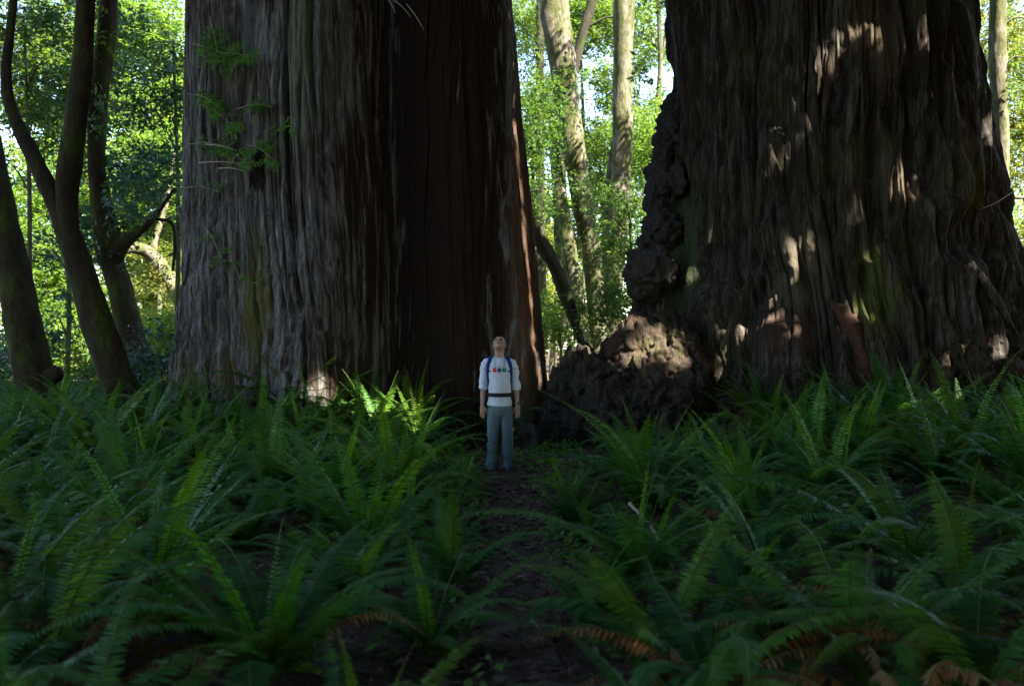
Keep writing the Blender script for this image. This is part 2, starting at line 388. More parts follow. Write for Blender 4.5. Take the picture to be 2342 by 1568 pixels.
def disp_l(t, z, hr):
    u = t * hr
    uw = u + 0.20 * vnoise(u * 0.5, z * 0.20, 2.0) + 0.05 * vnoise(u * 2, z * 0.6, 4.0)
    a = ridge(uw * 0.8, z * 0.05, 1.0); e = fbm(u * 1.2, z * 0.5, 7.0, 3)
    p1 = plates(uw, z, 2.4, 0.10, 15.0, 4.2); p2 = plates(uw, z, 6.0, 0.26, 18.0, 3.6); p3 = plates(uw, z, 15.0, 0.8, 21.0, 2.8)
    fibre = vnoise(uw * 30, z * 3.0, 3.0); chip = np.clip(vnoise(uw * 8, z * 2.4, 61.0) - 0.25, 0, 1)
    low = np.exp(-np.clip(z - 0.5, 0, 9) / 2.4) * (np.sin(t) < 0.15)
    left = np.clip((0.25 - np.sin(t)) * 3, 0.45, 1)
    return 0.07 * a + 0.04 * e + left * (0.19 * p1 + 0.10 * p2 + 0.036 * p3) + 0.010 * fibre - 0.07 * chip + low * 0.12 * fbm(u * 3.0, z * 2.4, 4.0, 4) - 0.24
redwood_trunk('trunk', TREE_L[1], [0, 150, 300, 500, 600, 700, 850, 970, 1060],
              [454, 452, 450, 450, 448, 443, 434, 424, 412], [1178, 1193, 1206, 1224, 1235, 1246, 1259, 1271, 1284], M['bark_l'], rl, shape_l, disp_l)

rr = empty('redwood_tree', (TREE_R[0], TREE_R[1], 0))
tag(rr, 'broad rugged redwood trunk with sun flecks and lumpy burls at its left foot', 'tree')
rc = lambda px, py, Y: tuple(at(px, py, Y) - np.array(rr.location[:]))
M['bark_r'] = bark_redwood('redwood_bark_rugged', (0.030, 0.023, 0.017), (0.175, 0.165, 0.135), (0.07, 0.049, 0.031),
    moss_spots=[(lc_, r_, c_) for lc_, r_, c_ in [
        (rc(1990, 690, 17.2), (0.42, 1.2, 1.0), (0.11, 0.12, 0.035)), (rc(1840, 640, 17.2), (0.45, 1.2, 1.3), (0.125, 0.105, 0.07)),
        (rc(2060, 420, 17.2), (0.4, 1.2, 0.7), (0.11, 0.09, 0.06)), (rc(1560, 500, 18.6), (0.4, 1.5, 1.7), (0.085, 0.11, 0.05)),
        (rc(1800, 760, 17.2), (0.9, 1.2, 0.45), (0.09, 0.06, 0.045)), (rc(2020, 60, 17.4), (0.6, 1.2, 0.9), (0.11, 0.085, 0.05)),
        (rc(2200, 420, 18.0), (0.35, 1.2, 0.7), (0.13, 0.11, 0.04))]],
    moss_amt=0.45, grey_lo=0.47, grey_hi=0.64, fib=22)
def shape_r(t, z):
    d = t * 180 / PI; fl = np.exp(-np.clip(z, 0, 9) / 1.1)
    s = 0.0 * t
    for (a, w, h) in ((-58, 9, 0.10), (-30, 8, 0.12), (-4, 7, 0.17), (22, 8, 0.08), (48, 9, 0.16), (74, 9, 0.10)):
        s = s + fl * h * np.exp(-((d - a - 3 * np.sin(z)) / w) ** 2)
    s = s - 0.06 * np.exp(-((d + 40) / 6.0) ** 2) - 0.06 * np.exp(-((d - 9) / 5.0) ** 2) - 0.05 * np.exp(-((d - 34) / 5.0) ** 2) - 0.07 * np.exp(-((d - 62) / 6) ** 2) * np.clip(1.2 - abs(z - 3.2) / 2, 0, 1)
    s = s + 0.05 * np.exp(-((d - 22) / 6.0) ** 2) * np.exp(-((z - 4.0) / 1.0) ** 2)
    return s
def disp_r(t, z, hr):
    u = t * hr
    uw = u + 0.13 * vnoise(u * 0.45, z * 0.25, 21.0) + 0.035 * vnoise(u * 1.5, z * 0.9, 24.0)
    a = ridge(uw * 0.8, z * 0.08, 31.0); e = fbm(u * 1.1, z * 0.7, 37.0, 4)
    p1 = plates(uw, z, 2.3, 0.16, 35.0, 3.6); p2 = plates(uw, z, 5.6, 0.40, 38.0, 3.0); p3 = plates(uw, z, 13.0, 0.9, 41.0, 2.4)
    brk = np.clip(vnoise(uw * 3.2, z * 1.9, 71.0) - 0.15, 0, 1) * np.clip(vnoise(uw * 9, z * 0.8, 73.0) + 0.3, 0, 1)
    fibre = vnoise(uw * 28, z * 4.0, 33.0)
    strips = np.clip(vnoise(uw * 4.2, z * 0.6, 51.0) - 0.10, 0, 1) ** 0.6 * 0.15
    rag = np.clip(vnoise(uw * 1.8, z * 0.9, 55.0) - 0.28, 0, 1) * 0.45
    chip = np.clip(vnoise(uw * 7, z * 3.0, 63.0) - 0.2, 0, 1)
    low = np.exp(-np.clip(z - 0.3, 0, 9) / 1.8)
    return 0.08 * a + 0.06 * e + 0.19 * p1 + 0.10 * p2 + 0.045 * p3 + 0.012 * fibre + strips - rag - 0.10 * chip - 0.22 * brk + low * 0.16 * fbm(u * 2.0, z * 1.8, 44.0, 4) - 0.36
redwood_trunk('trunk', TREE_R[1], [0, 200, 350, 500, 600, 700, 800, 900, 1000, 1080],
              [1532, 1532, 1518, 1500, 1480, 1458, 1438, 1416, 1400, 1390], [2192, 2228, 2250, 2274, 2300, 2332, 2366, 2400, 2430, 2440], M['bark_r'], rr, shape_r, disp_r)

def lumps(name, parent, spheres, voxel, amp, freq, mat, label=None, seed=0, sm=16):
    loc = np.array(parent.location[:])
    co, q, nrm = voxel_union([ball_data(c, r) for c, r in spheres], voxel, sm)
    wx = 0.25 * fbm(co[:, 0] * 2 + seed, co[:, 1] * 2, co[:, 2] * 2, 2); wz = 0.25 * fbm(co[:, 0] * 2, co[:, 1] * 2 + seed, co[:, 2] * 2 + 9, 2)
    X1, Y1, Z1 = co[:, 0] + wx, co[:, 1], (co[:, 2] + wz) * 0.8
    n = 1.3 * fbm(X1 * freq * 0.6 + seed, Y1 * freq * 0.6, Z1 * freq * 0.6, 5); n2 = 0.8 * np.clip(np.abs(vnoise(X1 * freq * 1.3, Y1 * freq * 1.3 + seed, Z1 * freq * 2.6)) * 2.5, 0, 1) - 0.5 + 0.7 * ridge(X1 * freq * 4.3, Y1 * freq * 4.3 + seed, Z1 * freq * 3)
    n3 = fbm(co[:, 0] * freq * 5, co[:, 1] * freq * 5, co[:, 2] * freq * 5 + seed, 3)
    co = co + nrm * (amp * n + amp * 0.6 * n2 + amp * 0.4 * n3)[:, None]
    o = mesh_np(name, co - loc, q, mat, parent, smooth=True)
    if label: o['label'] = label
    return o
M['burl_moss'] = bark_redwood('burl_red_bark', (0.05, 0.034, 0.026), (0.10, 0.075, 0.058), (0.09, 0.054, 0.038), moss_amt=0.8, fib=16)
M['burl_dark'] = bark_small('burl_grey', (0.07, 0.062, 0.058), (0.065, 0.06, 0.04), 0.52, 0.7)
M['burl_brown'] = bark_redwood('burl_brown_bark', (0.04, 0.03, 0.024), (0.10, 0.088, 0.076), (0.07, 0.048, 0.036), moss_amt=0.6, fib=16)
rng = random.Random(4)
S = []
for (px, py, Y_, r_) in [(1360, 900, 18.0, .55), (1310, 915, 18.0, .42), (1330, 860, 18.2, .34), (1400, 950, 17.6, .55), (1290, 960, 18.0, .32), (1480, 940, 17.6, .6),
                        (1440, 880, 17.9, .42), (1545, 905, 17.7, .5), (1340, 975, 17.7, .4), (1420, 1000, 17.4, .45), (1530, 990, 17.4, .5), (1300, 885, 18.1, .25), (1275, 915, 18.1, .2)]:
    S.append((at(px, py, Y_), r_))
lumps('burl', rr, S, 0.03, 0.17, 2.4, M['burl_brown'], 'low dark rounded burl reaching out towards the man', 3)
S = []
for (px, py, Y_, r_) in [(1430, 800, 18.0, .34), (1480, 790, 17.8, .36), (1400, 812, 18.2, .2), (1530, 760, 17.9, .22), (1545, 745, 17.9, .15), (1500, 830, 17.6, .38), (1560, 800, 17.6, .3),
                        (1540, 850, 17.5, .36), (1450, 850, 17.7, .34), (1585, 840, 17.5, .25), (1385, 795, 18.3, .14), (1560, 880, 17.5, .3), (1470, 765, 17.9, .2)]:
    S.append((at(px, py, Y_), r_))
lumps('burl', rr, S, 0.026, 0.12, 2.4, M['burl_moss'], 'knobbly reddish burl with moss, lit by the sun', 9)
S = []
for (px, py, Y_, r_) in [(1538, 238, 20.3, .22), (1528, 252, 20.1, .24), (1514, 285, 20.0, .26), (1510, 320, 19.9, .26), (1500, 355, 19.8, .26), (1494, 395, 19.7, .28), (1486, 430, 19.6, .28), (1480, 475, 19.5, .28),
                        (1472, 520, 19.4, .30), (1460, 560, 19.2, .28), (1450, 600, 19.0, .28), (1434, 622, 19.0, .18), (1454, 655, 19.0, .28), (1424, 618, 19.0, .10), (1535, 300, 19.8, .34), (1515, 420, 19.5, .36), (1500, 520, 19.2, .36), (1480, 620, 18.8, .38)]:
    px += 18; r_ *= 0.76
    S.append((at(px, py, Y_), r_))
lumps('burl', rr, S, 0.035, 0.12, 3.0, M['burl_dark'], 'dark chain of grey burls down the left edge of the trunk', 5)
S = [(at(px, py, Y_), r_) for (px, py, Y_, r_) in [(2165, 830, 16.9, .22), (2200, 820, 16.9, .2), (2235, 790, 17.1, .22), (2275, 785, 17.1, .18), (2250, 815, 17.0, .18), (2220, 850, 16.8, .26), (2290, 800, 17.2, .16), (2160, 855, 16.8, .2), (2290, 850, 17, .3)]]
lumps('burl', rr, S, 0.03, 0.12, 4.0, M['burl_moss'], 'small pale burl at the right foot of the trunk', 12)
pth = [at(1885, 680, 17.2), at(1922, 712, 17.0), at(1950, 752, 16.85), at(1962, 795, 16.75), at(1970, 850, 16.65), at(1985, 930, 16.5)]
M['root'] = plain('bare_red_root', (0.07, 0.036, 0.024), 0.85, 0.12, 0.4, 9, 0.5)
co, q = tube_data(pth, [0.03, 0.085, 0.11, 0.10, 0.12, 0.14], 60, 20, 0.45, 4.5, 3)
mesh_np('root', co - np.array(rr.location[:]), q, M['root'], rr, True)['label'] = 'smooth reddish bare root bulging from the bark'
# loose bark slab on the right edge, hanging strips, dry twig
def slab(parent, pts, w, th, mat, name='bark_strip', seed=0):
    co, q = tube_data(pts, np.column_stack([np.array(w), np.array(th)]), 40, 12, 0.35, 3.5, seed)
    return mesh_np(name, co - np.array(parent.location[:]), q, mat, parent, True)
slab(rr, [at(2225, 240, 18.6), at(2262, 360, 18.6), at(2290, 450, 18.7), at(2305, 510, 18.8)], [.10, .16, .2, .05], [.06, .07, .07, .03], M['bark_r'], seed=2)['label'] = 'dark slab of bark peeling off the right edge'
for k, (x0, y0, x1, y1, Yk) in enumerate([(1905, 60, 1880, 300, 17.35), (1960, 120, 1935, 330, 17.2), (1840, 260, 1875, 420, 17.25), (2120, 100, 2095, 300, 17.6), (1760, 330, 1780, 470, 17.4), (1930, 420, 1915, 600, 17.05), (1720, 620, 1650, 800, 17.0), (1640, 300, 1620, 560, 17.9), (2190, 560, 2330, 770, 17.2)]):
    slab(rr, [at(x0, y0, Yk), at((x0 + x1) / 2 + 4, (y0 + y1) / 2, Yk - 0.08), at(x1, y1, Yk - 0.02)], [.03, .07, .02], [.03, .05, .02], M['bark_r'], seed=k * 3)
for P, r_ in (([at(2315, 440, 18.2), at(2280, 462, 17.9), at(2240, 480, 17.6)], [.012, .009, .004]), ([at(2285, 460, 17.9), at(2268, 470, 17.85), at(2270, 485, 17.8)], [.008, .006, .003])):
    co, q = tube_data(P, r_, 14, 6); mesh_np('dry_twig', co - np.array(rr.location[:]), q, M['twig'], rr, True)

# ------------------------------------------------------------------ leaves
def leaf_quads(p, d, n, L, w):
    s = np.cross(d, n); s /= np.linalg.norm(s, axis=1)[:, None] + 1e-9
    L = L[:, None]; w = w[:, None]
    sag = n * L * -0.08
    co = np.stack([p, p + d * L * 0.42 + s * w + sag * 0.0, p + d * L + sag, p + d * L * 0.42 - s * w], 1).reshape(-1, 3)
    q = np.arange(len(p) * 4).reshape(-1, 4)
    return co, q

def unit(v): return v / (np.linalg.norm(v, axis=-1, keepdims=True) + 1e-9)

def sprays(centres, rs, per=22, leaf=0.10, wr=0.2, twig=0.55, droop=0.3, flat=0.6, out_from=None):
    """leafy sprays: leaves along short twigs. centres (n,3)"""
    n = len(centres)
    d = rs.randn(n, 3); d[:, 2] = d[:, 2] * 0.35 - droop; d = unit(d)
    up = unit(np.array((0, 0, 1.0)) + rs.randn(n, 3) * (1 - flat)); side = unit(np.cross(d, up)); up = np.cross(side, d)
    t = rs.rand(n, per); sg = np.sign(rs.rand(n, per) - 0.5)
    tl = twig * (0.6 + 0.8 * rs.rand(n))[:, None]
    P = centres[:, None, :] + d[:, None, :] * ((t - 0.5) * tl)[..., None] + rs.randn(n, per, 3) * leaf * 0.45
    dd = unit(d[:, None, :] * (0.5 + 0.3 * rs.rand(n, per, 1)) + side[:, None, :] * sg[..., None] * (0.5 + 0.5 * rs.rand(n, per, 1)) + rs.randn(n, per, 3) * 0.28)
    nn = unit(up[:, None, :] + rs.randn(n, per, 3) * 0.38)
    Ls = leaf * (0.6 + 0.8 * rs.rand(n, per))
    tone = np.clip(rs.rand(n)[:, None] * 0.6 + rs.rand(n, per) * 0.4, 0, 1)
    co, q = leaf_quads(P.reshape(-1, 3), dd.reshape(-1, 3), nn.reshape(-1, 3), Ls.reshape(-1), (Ls * wr).reshape(-1))
    return co, q, tone.reshape(-1)

def blob_points(blobs, n, rs, hollow=0.0):
    vol = np.array([b[3] * b[4] * b[5] for b in blobs]); k = rs.choice(len(blobs), n, p=vol / vol.sum())
    B = np.array(blobs)[k]; v = unit(rs.randn(n, 3)); r = (hollow + (1 - hollow) * rs.rand(n)) ** (1 / 2.6)
    return B[:, :3] + v * r[:, None] * B[:, 3:]

def crown(parent, blobs, n, mat, seed, per=22, leaf=0.10, wr=0.2, twig=0.55, droop=0.3, flat=0.6, name='crown', clump=None, mats=None):
    rs = np.random.RandomState(seed)
    if clump:                                   # clumps with gaps between them
        cc = blob_points(blobs, max(3, n // clump), rs)
        k = rs.randint(0, len(cc), n); pts = cc[k] + rs.randn(n, 3) * np.array((0.42, 0.42, 0.26))
    else:
        pts = blob_points(blobs, n, rs)
    co, q, tone = sprays(pts, rs, per, leaf, wr, twig, droop, flat)
    co = co - np.array(parent.location[:])
    mi = None
    if mats: mi = (rs.rand(len(q)) < 0.3).astype(int)
    return mesh_np(name, co, q, mats or mat, parent, rnd=tone, midx=mi)

def pxblob(px, py, Y_, rx, ry, rd):
    c = at(px, py, Y_); return (c[0], c[1], c[2], wid(rx, Y_), rd, wid(ry, Y_))

def trunk_part(parent, limbs, mat, name='trunk', k=20, rough=0.16, freq=2.2, seed=0):
    g = Geo()
    for li, (pts, widths) in enumerate(limbs):
        P = [at(*p) for p in pts]; r = [wid(w, p[2]) / 2 for w, p in zip(widths, pts)]
        g.add(*tube_data(P, r, len(P) * 14, k, rough, freq, seed + li * 7))
    return g.build(name, mat, parent, off=parent.location[:])

def tree(name, base, limbs, tmat, label, blobs=None, n=0, lmat=None, seed=0, cat='tree', group=None, rough=0.16, **kw):
    b = at(*base); o = empty(name, (b[0], b[1], float(gz(b[0], b[1]))))
    tag(o, label, cat, group)
    if limbs: trunk_part(o, limbs, tmat, rough=rough, seed=seed)
    if blobs: crown(o, blobs, n, lmat, seed, **kw)
    return o

# mossy trees on the left
YA = 17.3
ta = tree('mossy_tree', (330, 1000, YA), [
    ([(345, 1040, YA), (300, 930, YA), (236, 780, YA), (192, 640, YA), (162, 545, YA), (130, 470, YA), (76, 360, YA + .1), (24, 245, YA + .2), (14, 165, YA + .3), (22, 80, YA + .4), (34, -40, YA + .5), (50, -300, YA + .8)],
     [96, 78, 68, 60, 54, 42, 34, 27, 23, 20, 19, 14]),
    ([(190, 640, YA), (160, 530, YA - .05), (154, 440, YA - .1), (166, 330, YA - .2), (183, 200, YA - .2), (195, 60, YA - .2), (200, -300, YA - .1)], [40, 44, 47, 48, 45, 42, 33])],
    M['bark_dark'], 'leaning mossy trunk that forks in two low down, left of the big redwood', seed=3)
YB = 21.0
tree('mossy_tree', (92, 960, YB), [
    ([(110, 990, YB), (88, 900, YB), (55, 740, YB), (28, 590, YB), (5, 460, YB), (-8, 380, YB), (-30, 260, YB), (-60, 0, YB)], [104, 84, 76, 66, 50, 42, 38, 32]),
    ([(80, 860, YB), (112, 862, YB - .1), (130, 850, YB - .15), (138, 842, YB - .15)], [40, 40, 40, 18])],
    M['bark_dark'], 'thick dark leaning trunk with a knob, at the left edge', seed=11)
YC_ = 24.5
tree('mossy_tree', (315, 880, YC_), [
    ([(335, 930, YC_), (320, 830, YC_), (292, 730, YC_), (262, 620, YC_), (245, 540, YC_), (225, 420, YC_), (222, 300, YC_), (235, 150, YC_), (250, 0, YC_), (258, -300, YC_)], [98, 70, 60, 54, 52, 40, 37, 42, 40, 36]),
    ([(262, 600, YC_), (272, 570, YC_ - .2), (300, 545, YC_ - .3), (335, 515, YC_ - .4), (365, 480, YC_ - .5), (400, 430, YC_ - .5)], [46, 40, 24, 18, 12, 5]),
    ([(395, 620, YC_ - .3), (400, 560, YC_ - .4), (392, 510, YC_ - .4), (350, 500, YC_ - .4)], [6, 7, 7, 6])],
    M['bark_dark'], 'crooked dark trunk with a side branch, between the forked trunk and the grey redwood',
    [pxblob(330, 430, 25.0, 120, 130, 1.6), pxblob(265, 440, 25.2, 80, 80, 1.5), pxblob(360, 250, 26.0, 110, 120, 1.6), pxblob(270, 80, 26, 100, 120, 1.6), pxblob(240, 620, 24.6, 50, 90, 0.8)],
    330, M['leaf_blue'], 21, per=20, leaf=0.15, twig=0.7, clump=16)
tree('leaning_tree', (440, 760, 31), [
    ([(470, 830, 31), (436, 735, 31), (405, 668, 31), (370, 610, 31), (335, 575, 30.8), (296, 566, 30.4), (250, 590, 30)], [46, 40, 36, 30, 28, 26, 20]),
    ([(370, 612, 31), (352, 560, 31.2), (380, 470, 31.5), (400, 330, 32)], [16, 14, 10, 6])],
    M['bark_pale'], 'pale sunlit leaning trunk bent over behind the crooked dark trunk',
    [pxblob(360, 650, 31.5, 70, 70, 1.2), pxblob(330, 720, 32, 60, 60, 1.0), pxblob(400, 590, 32, 50, 60, 1.0)], 180, M['leaf_yellow'], 33, per=18, leaf=0.12, twig=0.6, clump=10)

# trees in the gap between the redwoods
YD = 32.0
tree('tanoak_tree', (1340, 830, YD), [
    ([(1352, 860, YD), (1340, 800, YD), (1328, 720, YD), (1314, 640, YD), (1300, 560, YD), (1284, 470, YD), (1274, 400, YD + .2), (1268, 330, YD + .4), (1266, 240, YD + .5)], [42, 36, 33, 32, 33, 32, 29, 25, 20]),
    ([(1375, 860, YD + .6), (1368, 770, YD + .6), (1360, 660, YD + .5), (1350, 560, YD + .3), (1332, 460, YD + .2), (1314, 350, YD), (1298, 250, YD), (1284, 140, YD), (1268, 20, YD), (1250, -120, YD), (1225, -300, YD)], [42, 40, 41, 43, 48, 54, 58, 60, 64, 60, 50])],
    M['bark_pale'], 'sunlit twin trunk of mottled tan bark nearest the dark edge of the left redwood', [(5.4, 28.6, 9.5, 2.6, 1.6, 5.5), (7.0, 27.2, 13.0, 3, 1.6, 5)], 420, M['leaf_dark'], 5, rough=0.12, leaf=0.16, per=18, clump=6)  # unseen crown set off towards the sun, added to dapple this trunk
tree('tanoak_tree', (1400, 830, 34), [
    ([(1400, 860, 34), (1398, 760, 34), (1402, 650, 34), (1410, 540, 34), (1418, 420, 34), (1424, 300, 34), (1424, 180, 34), (1426, 60, 34), (1428, -60, 34), (1432, -300, 34)], [54, 49, 47, 49, 47, 47, 45, 47, 47, 40]),
    ([(1392, 640, 34.2), (1390, 500, 34.4), (1400, 380, 34.6), (1410, 300, 34.4)], [30, 24, 20, 14])],
    M['bark_pale'], 'single sunlit tan trunk with a dark left side, beside the rugged redwood', [(7.4, 30.0, 9.5, 2.4, 1.4, 5.5), (9.0, 29.0, 13.0, 3, 1.6, 5)], 420, M['leaf_dark'], 8, rough=0.12, leaf=0.16, per=18, clump=6)  # crown likewise added out of sight, sunward, to dapple the trunk
tree('leaning_tree', (1290, 690, 36), [
    ([(1300, 210, 38), (1322, 120, 38), (1340, 50, 38), (1362, -20, 38), (1400, -160, 38)], [22, 20, 20, 20, 16]), ([(1345, 60, 38), (1390, 40, 38), (1440, 45, 38)], [7, 5, 3]), ([(1290, 760, 38), (1280, 500, 38), (1290, 300, 38), (1300, 210, 38)], [26, 24, 22, 22])],
    M['bark_shade'], 'slim dark trunk leaning right, high between the two tan trunks', seed=9)
tree('slim_tree', (1240, 760, 41), [([(1240, 800, 41), (1236, 500, 41), (1234, 200, 41), (1236, -200, 41)], [24, 22, 18, 14])], M['bark_shade'],
     'slim dark upright trunk far behind, close to the left redwood', [pxblob(1225, 120, 41, 50, 160, 1.4)], 160, M['leaf_dark'], 41, per=16, leaf=0.13, clump=8)
tree('slim_tree', (1570, 760, 40), [([(1498, 500, 40), (1502, 300, 40), (1510, 150, 40), (1506, 0, 40), (1500, -120, 40)], [12, 12, 11, 10, 8]), ([(1508, 160, 40), (1525, 60, 40), (1530, -20, 40)], [6, 5, 4]), ([(1498, 500, 40), (1496, 640, 40), (1500, 800, 40)], [12, 13, 14])],
     M['bark_pale'], 'thin pale stem in the bright gap, close against the rugged redwood', seed=14)
lg = empty('fallen_log', at(1280, 640, 29)); tag(lg, 'dark rotten leaning log crossing behind the left redwood, in the gap', 'log')
trunk_part(lg, [([(1180, 440, 28.5), (1225, 530, 28.8), (1262, 600, 29), (1300, 690, 29.2), (1335, 800, 29.4)], [18, 30, 32, 24, 18])], M['bark_shade'], seed=4, rough=0.25)
tree('slim_tree', (2290, 700, 30), [([(2296, 860, 30), (2292, 500, 30), (2290, 340, 30), (2286, 200, 30), (2282, 60, 30), (2286, -200, 30)], [40, 40, 36, 38, 36, 32]), ([(2290, 60, 30), (2330, 40, 29.9), (2400, 60, 29.9)], [6, 5, 3]), ([(2292, 150, 30), (2330, 130, 29.9), (2400, 150, 29.9)], [6, 4, 3]), ([(2292, 440, 30), (2330, 452, 29.9), (2400, 440, 29.9)], [12, 9, 7])],
     M['bark_pale'], 'pale sunlit trunk at the right edge, beyond the rugged redwood', [pxblob(2330, 200, 31, 60, 300, 1.0)], 110, M['leaf_sun'], 51, per=16, leaf=0.12, clump=8)

# leafy trees and shrubs behind: (name, base px, base py, depth, blobs, sprays, material, label, trunk width)
def leafy(name, bx, Yt, blobs, n, mat, label, seed, tw=13, cat='tree', clump=12, leaf=0.14, per=20, group=None, bark='bark_mid', twig=0.7):
    gy_ = CY + CAMZ * FPX / Yt
    ty = min(b[1] for b in blobs)
    limbs = [([(bx, gy_ + 10, Yt), (bx + 8, (gy_ + ty) / 2, Yt), (bx - 4, ty, Yt)], [tw, tw * 0.75, tw * 0.35])]
    rs = random.Random(seed)
    for b in blobs[:5]:
        yy = min(gy_ - 20, b[1] + abs(bx - b[0]) * 0.5 + 40)
        limbs.append(([(bx + 4, yy, Yt), ((bx + b[0]) / 2, (yy + b[1]) / 2 - 8, Yt + rs.uniform(-.3, .3)), (b[0], b[1], b[2])], [tw * 0.4, tw * 0.28, tw * 0.1]))
    return tree(name, (bx, gy_, Yt), limbs, M[bark], label, [pxblob(b[0], b[1], b[2], b[3], b[4], b[5]) for b in blobs], n, M[mat], seed, cat, group, per=per, leaf=leaf, clump=clump, twig=twig)

# shaded layer on the left
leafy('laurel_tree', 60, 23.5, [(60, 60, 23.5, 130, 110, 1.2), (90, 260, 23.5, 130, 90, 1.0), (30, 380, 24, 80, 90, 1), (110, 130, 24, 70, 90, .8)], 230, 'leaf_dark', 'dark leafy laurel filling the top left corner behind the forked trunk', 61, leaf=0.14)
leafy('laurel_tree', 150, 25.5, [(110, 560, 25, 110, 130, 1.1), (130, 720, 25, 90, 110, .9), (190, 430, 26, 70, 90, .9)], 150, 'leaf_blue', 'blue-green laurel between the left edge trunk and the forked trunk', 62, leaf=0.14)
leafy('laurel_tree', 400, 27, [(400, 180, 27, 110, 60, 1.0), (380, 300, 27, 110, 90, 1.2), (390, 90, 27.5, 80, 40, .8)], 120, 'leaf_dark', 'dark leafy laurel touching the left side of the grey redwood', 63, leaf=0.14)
# shrubs at the foot of the trees on the left
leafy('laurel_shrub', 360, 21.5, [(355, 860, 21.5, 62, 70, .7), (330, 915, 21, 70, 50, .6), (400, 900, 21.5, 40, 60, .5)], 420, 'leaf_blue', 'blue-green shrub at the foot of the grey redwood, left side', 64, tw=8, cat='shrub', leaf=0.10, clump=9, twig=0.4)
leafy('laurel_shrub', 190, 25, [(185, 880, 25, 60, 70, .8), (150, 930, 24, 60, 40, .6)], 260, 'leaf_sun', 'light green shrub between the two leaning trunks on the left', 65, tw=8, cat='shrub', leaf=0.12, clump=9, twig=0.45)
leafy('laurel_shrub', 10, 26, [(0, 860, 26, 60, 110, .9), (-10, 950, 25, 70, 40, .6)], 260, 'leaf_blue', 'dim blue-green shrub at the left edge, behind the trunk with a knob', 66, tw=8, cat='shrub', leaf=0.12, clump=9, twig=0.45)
leafy('laurel_shrub', 400, 29, [(395, 770, 29, 60, 60, .9), (420, 840, 28, 40, 60, .7), (350, 790, 29, 40, 50, .7)], 300, 'leaf_sun', 'bright green shrub under the pale leaning trunk', 67, tw=8, cat='shrub', leaf=0.12, clump=9, twig=0.45)
# sunlit layer on the left
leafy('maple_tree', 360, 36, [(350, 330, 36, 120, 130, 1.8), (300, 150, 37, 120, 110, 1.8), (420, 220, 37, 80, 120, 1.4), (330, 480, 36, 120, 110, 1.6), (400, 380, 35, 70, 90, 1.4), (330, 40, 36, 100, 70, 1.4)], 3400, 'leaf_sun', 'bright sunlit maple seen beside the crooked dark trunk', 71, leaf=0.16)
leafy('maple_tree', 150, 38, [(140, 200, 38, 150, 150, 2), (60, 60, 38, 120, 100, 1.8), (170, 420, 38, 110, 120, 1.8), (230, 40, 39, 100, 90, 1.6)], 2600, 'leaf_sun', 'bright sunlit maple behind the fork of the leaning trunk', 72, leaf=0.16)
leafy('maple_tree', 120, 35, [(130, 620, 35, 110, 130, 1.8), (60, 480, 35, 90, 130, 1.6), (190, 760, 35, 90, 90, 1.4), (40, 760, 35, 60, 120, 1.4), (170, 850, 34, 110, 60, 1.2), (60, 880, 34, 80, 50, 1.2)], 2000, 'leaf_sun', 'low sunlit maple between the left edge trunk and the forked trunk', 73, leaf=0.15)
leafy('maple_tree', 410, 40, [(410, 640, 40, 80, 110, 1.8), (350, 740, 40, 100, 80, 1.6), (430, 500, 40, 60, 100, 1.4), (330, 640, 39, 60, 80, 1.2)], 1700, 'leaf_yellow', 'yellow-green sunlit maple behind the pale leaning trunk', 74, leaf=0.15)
# the gap between the redwoods
leafy('laurel_tree', 1215, 30, [(1212, 330, 30, 34, 120, .9), (1225, 210, 30, 34, 80, .8), (1215, 470, 30, 30, 70, .7)], 520, 'leaf_mid', 'fresh green drooping foliage against the right edge of the left redwood', 81, leaf=0.11, clump=9, twig=0.5)
leafy('laurel_tree', 1375, 36, [(1372, 370, 36, 44, 90, 1.2), (1375, 470, 36, 40, 90, 1.0), (1350, 540, 36, 40, 90, 1.0)], 700, 'leaf_sun', 'leafy laurel glimpsed between the two tan trunks', 82, leaf=0.13)
leafy('maple_tree', 1490, 37, [(1490, 320, 37, 44, 110, 1.4), (1475, 440, 37, 40, 90, 1.0), (1505, 330, 38, 34, 90, 1)], 560, 'leaf_sun', 'light leafy maple between the single tan trunk and the rugged redwood', 83, leaf=0.13)
leafy('laurel_tree', 1440, 29.5, [(1425, 560, 30, 40, 60, .7), (1400, 690, 29.5, 60, 50, .7), (1440, 480, 30, 36, 50, .6), (1340, 450, 29.8, 36, 60, .5), (1370, 730, 29.5, 50, 36, .6)], 330, 'leaf_mid', 'young green laurel in front of the single tan trunk', 84, leaf=0.13, clump=8, tw=10)
leafy('maple_tree', 1260, 45, [(1250, 640, 45, 60, 110, 2), (1230, 520, 45, 50, 90, 1.6), (1290, 720, 45, 50, 60, 1.6)], 700, 'leaf_yellow', 'glowing pale foliage low in the gap, beyond the leaning log', 85, leaf=0.16, clump=9)
leafy('laurel_shrub', 1275, 33, [(1265, 745, 33, 40, 36, .9), (1300, 770, 33, 36, 30, .8), (1240, 700, 34, 24, 40, .8)], 200, 'leaf_sun', 'sunlit shrub low in the gap, above the golden fern', 86, tw=8, cat='shrub', leaf=0.12, clump=8, twig=0.45)
leafy('maple_tree', 1330, 44, [(1330, 60, 44, 90, 80, 1.8), (1420, 40, 45, 90, 60, 1.8), (1200, 60, 44, 60, 90, 1.5), (1350, 300, 44, 60, 60, 1.4), (1480, 320, 44, 60, 90, 1.4), (1260, 260, 44, 60, 120, 1.4), (1400, 190, 43, 46, 90, 1.4), (1490, 80, 43, 40, 80, 1.2)], 2300, 'leaf_sun', 'tall sunlit maple whose top fills the gap under the sky', 87, leaf=0.16)
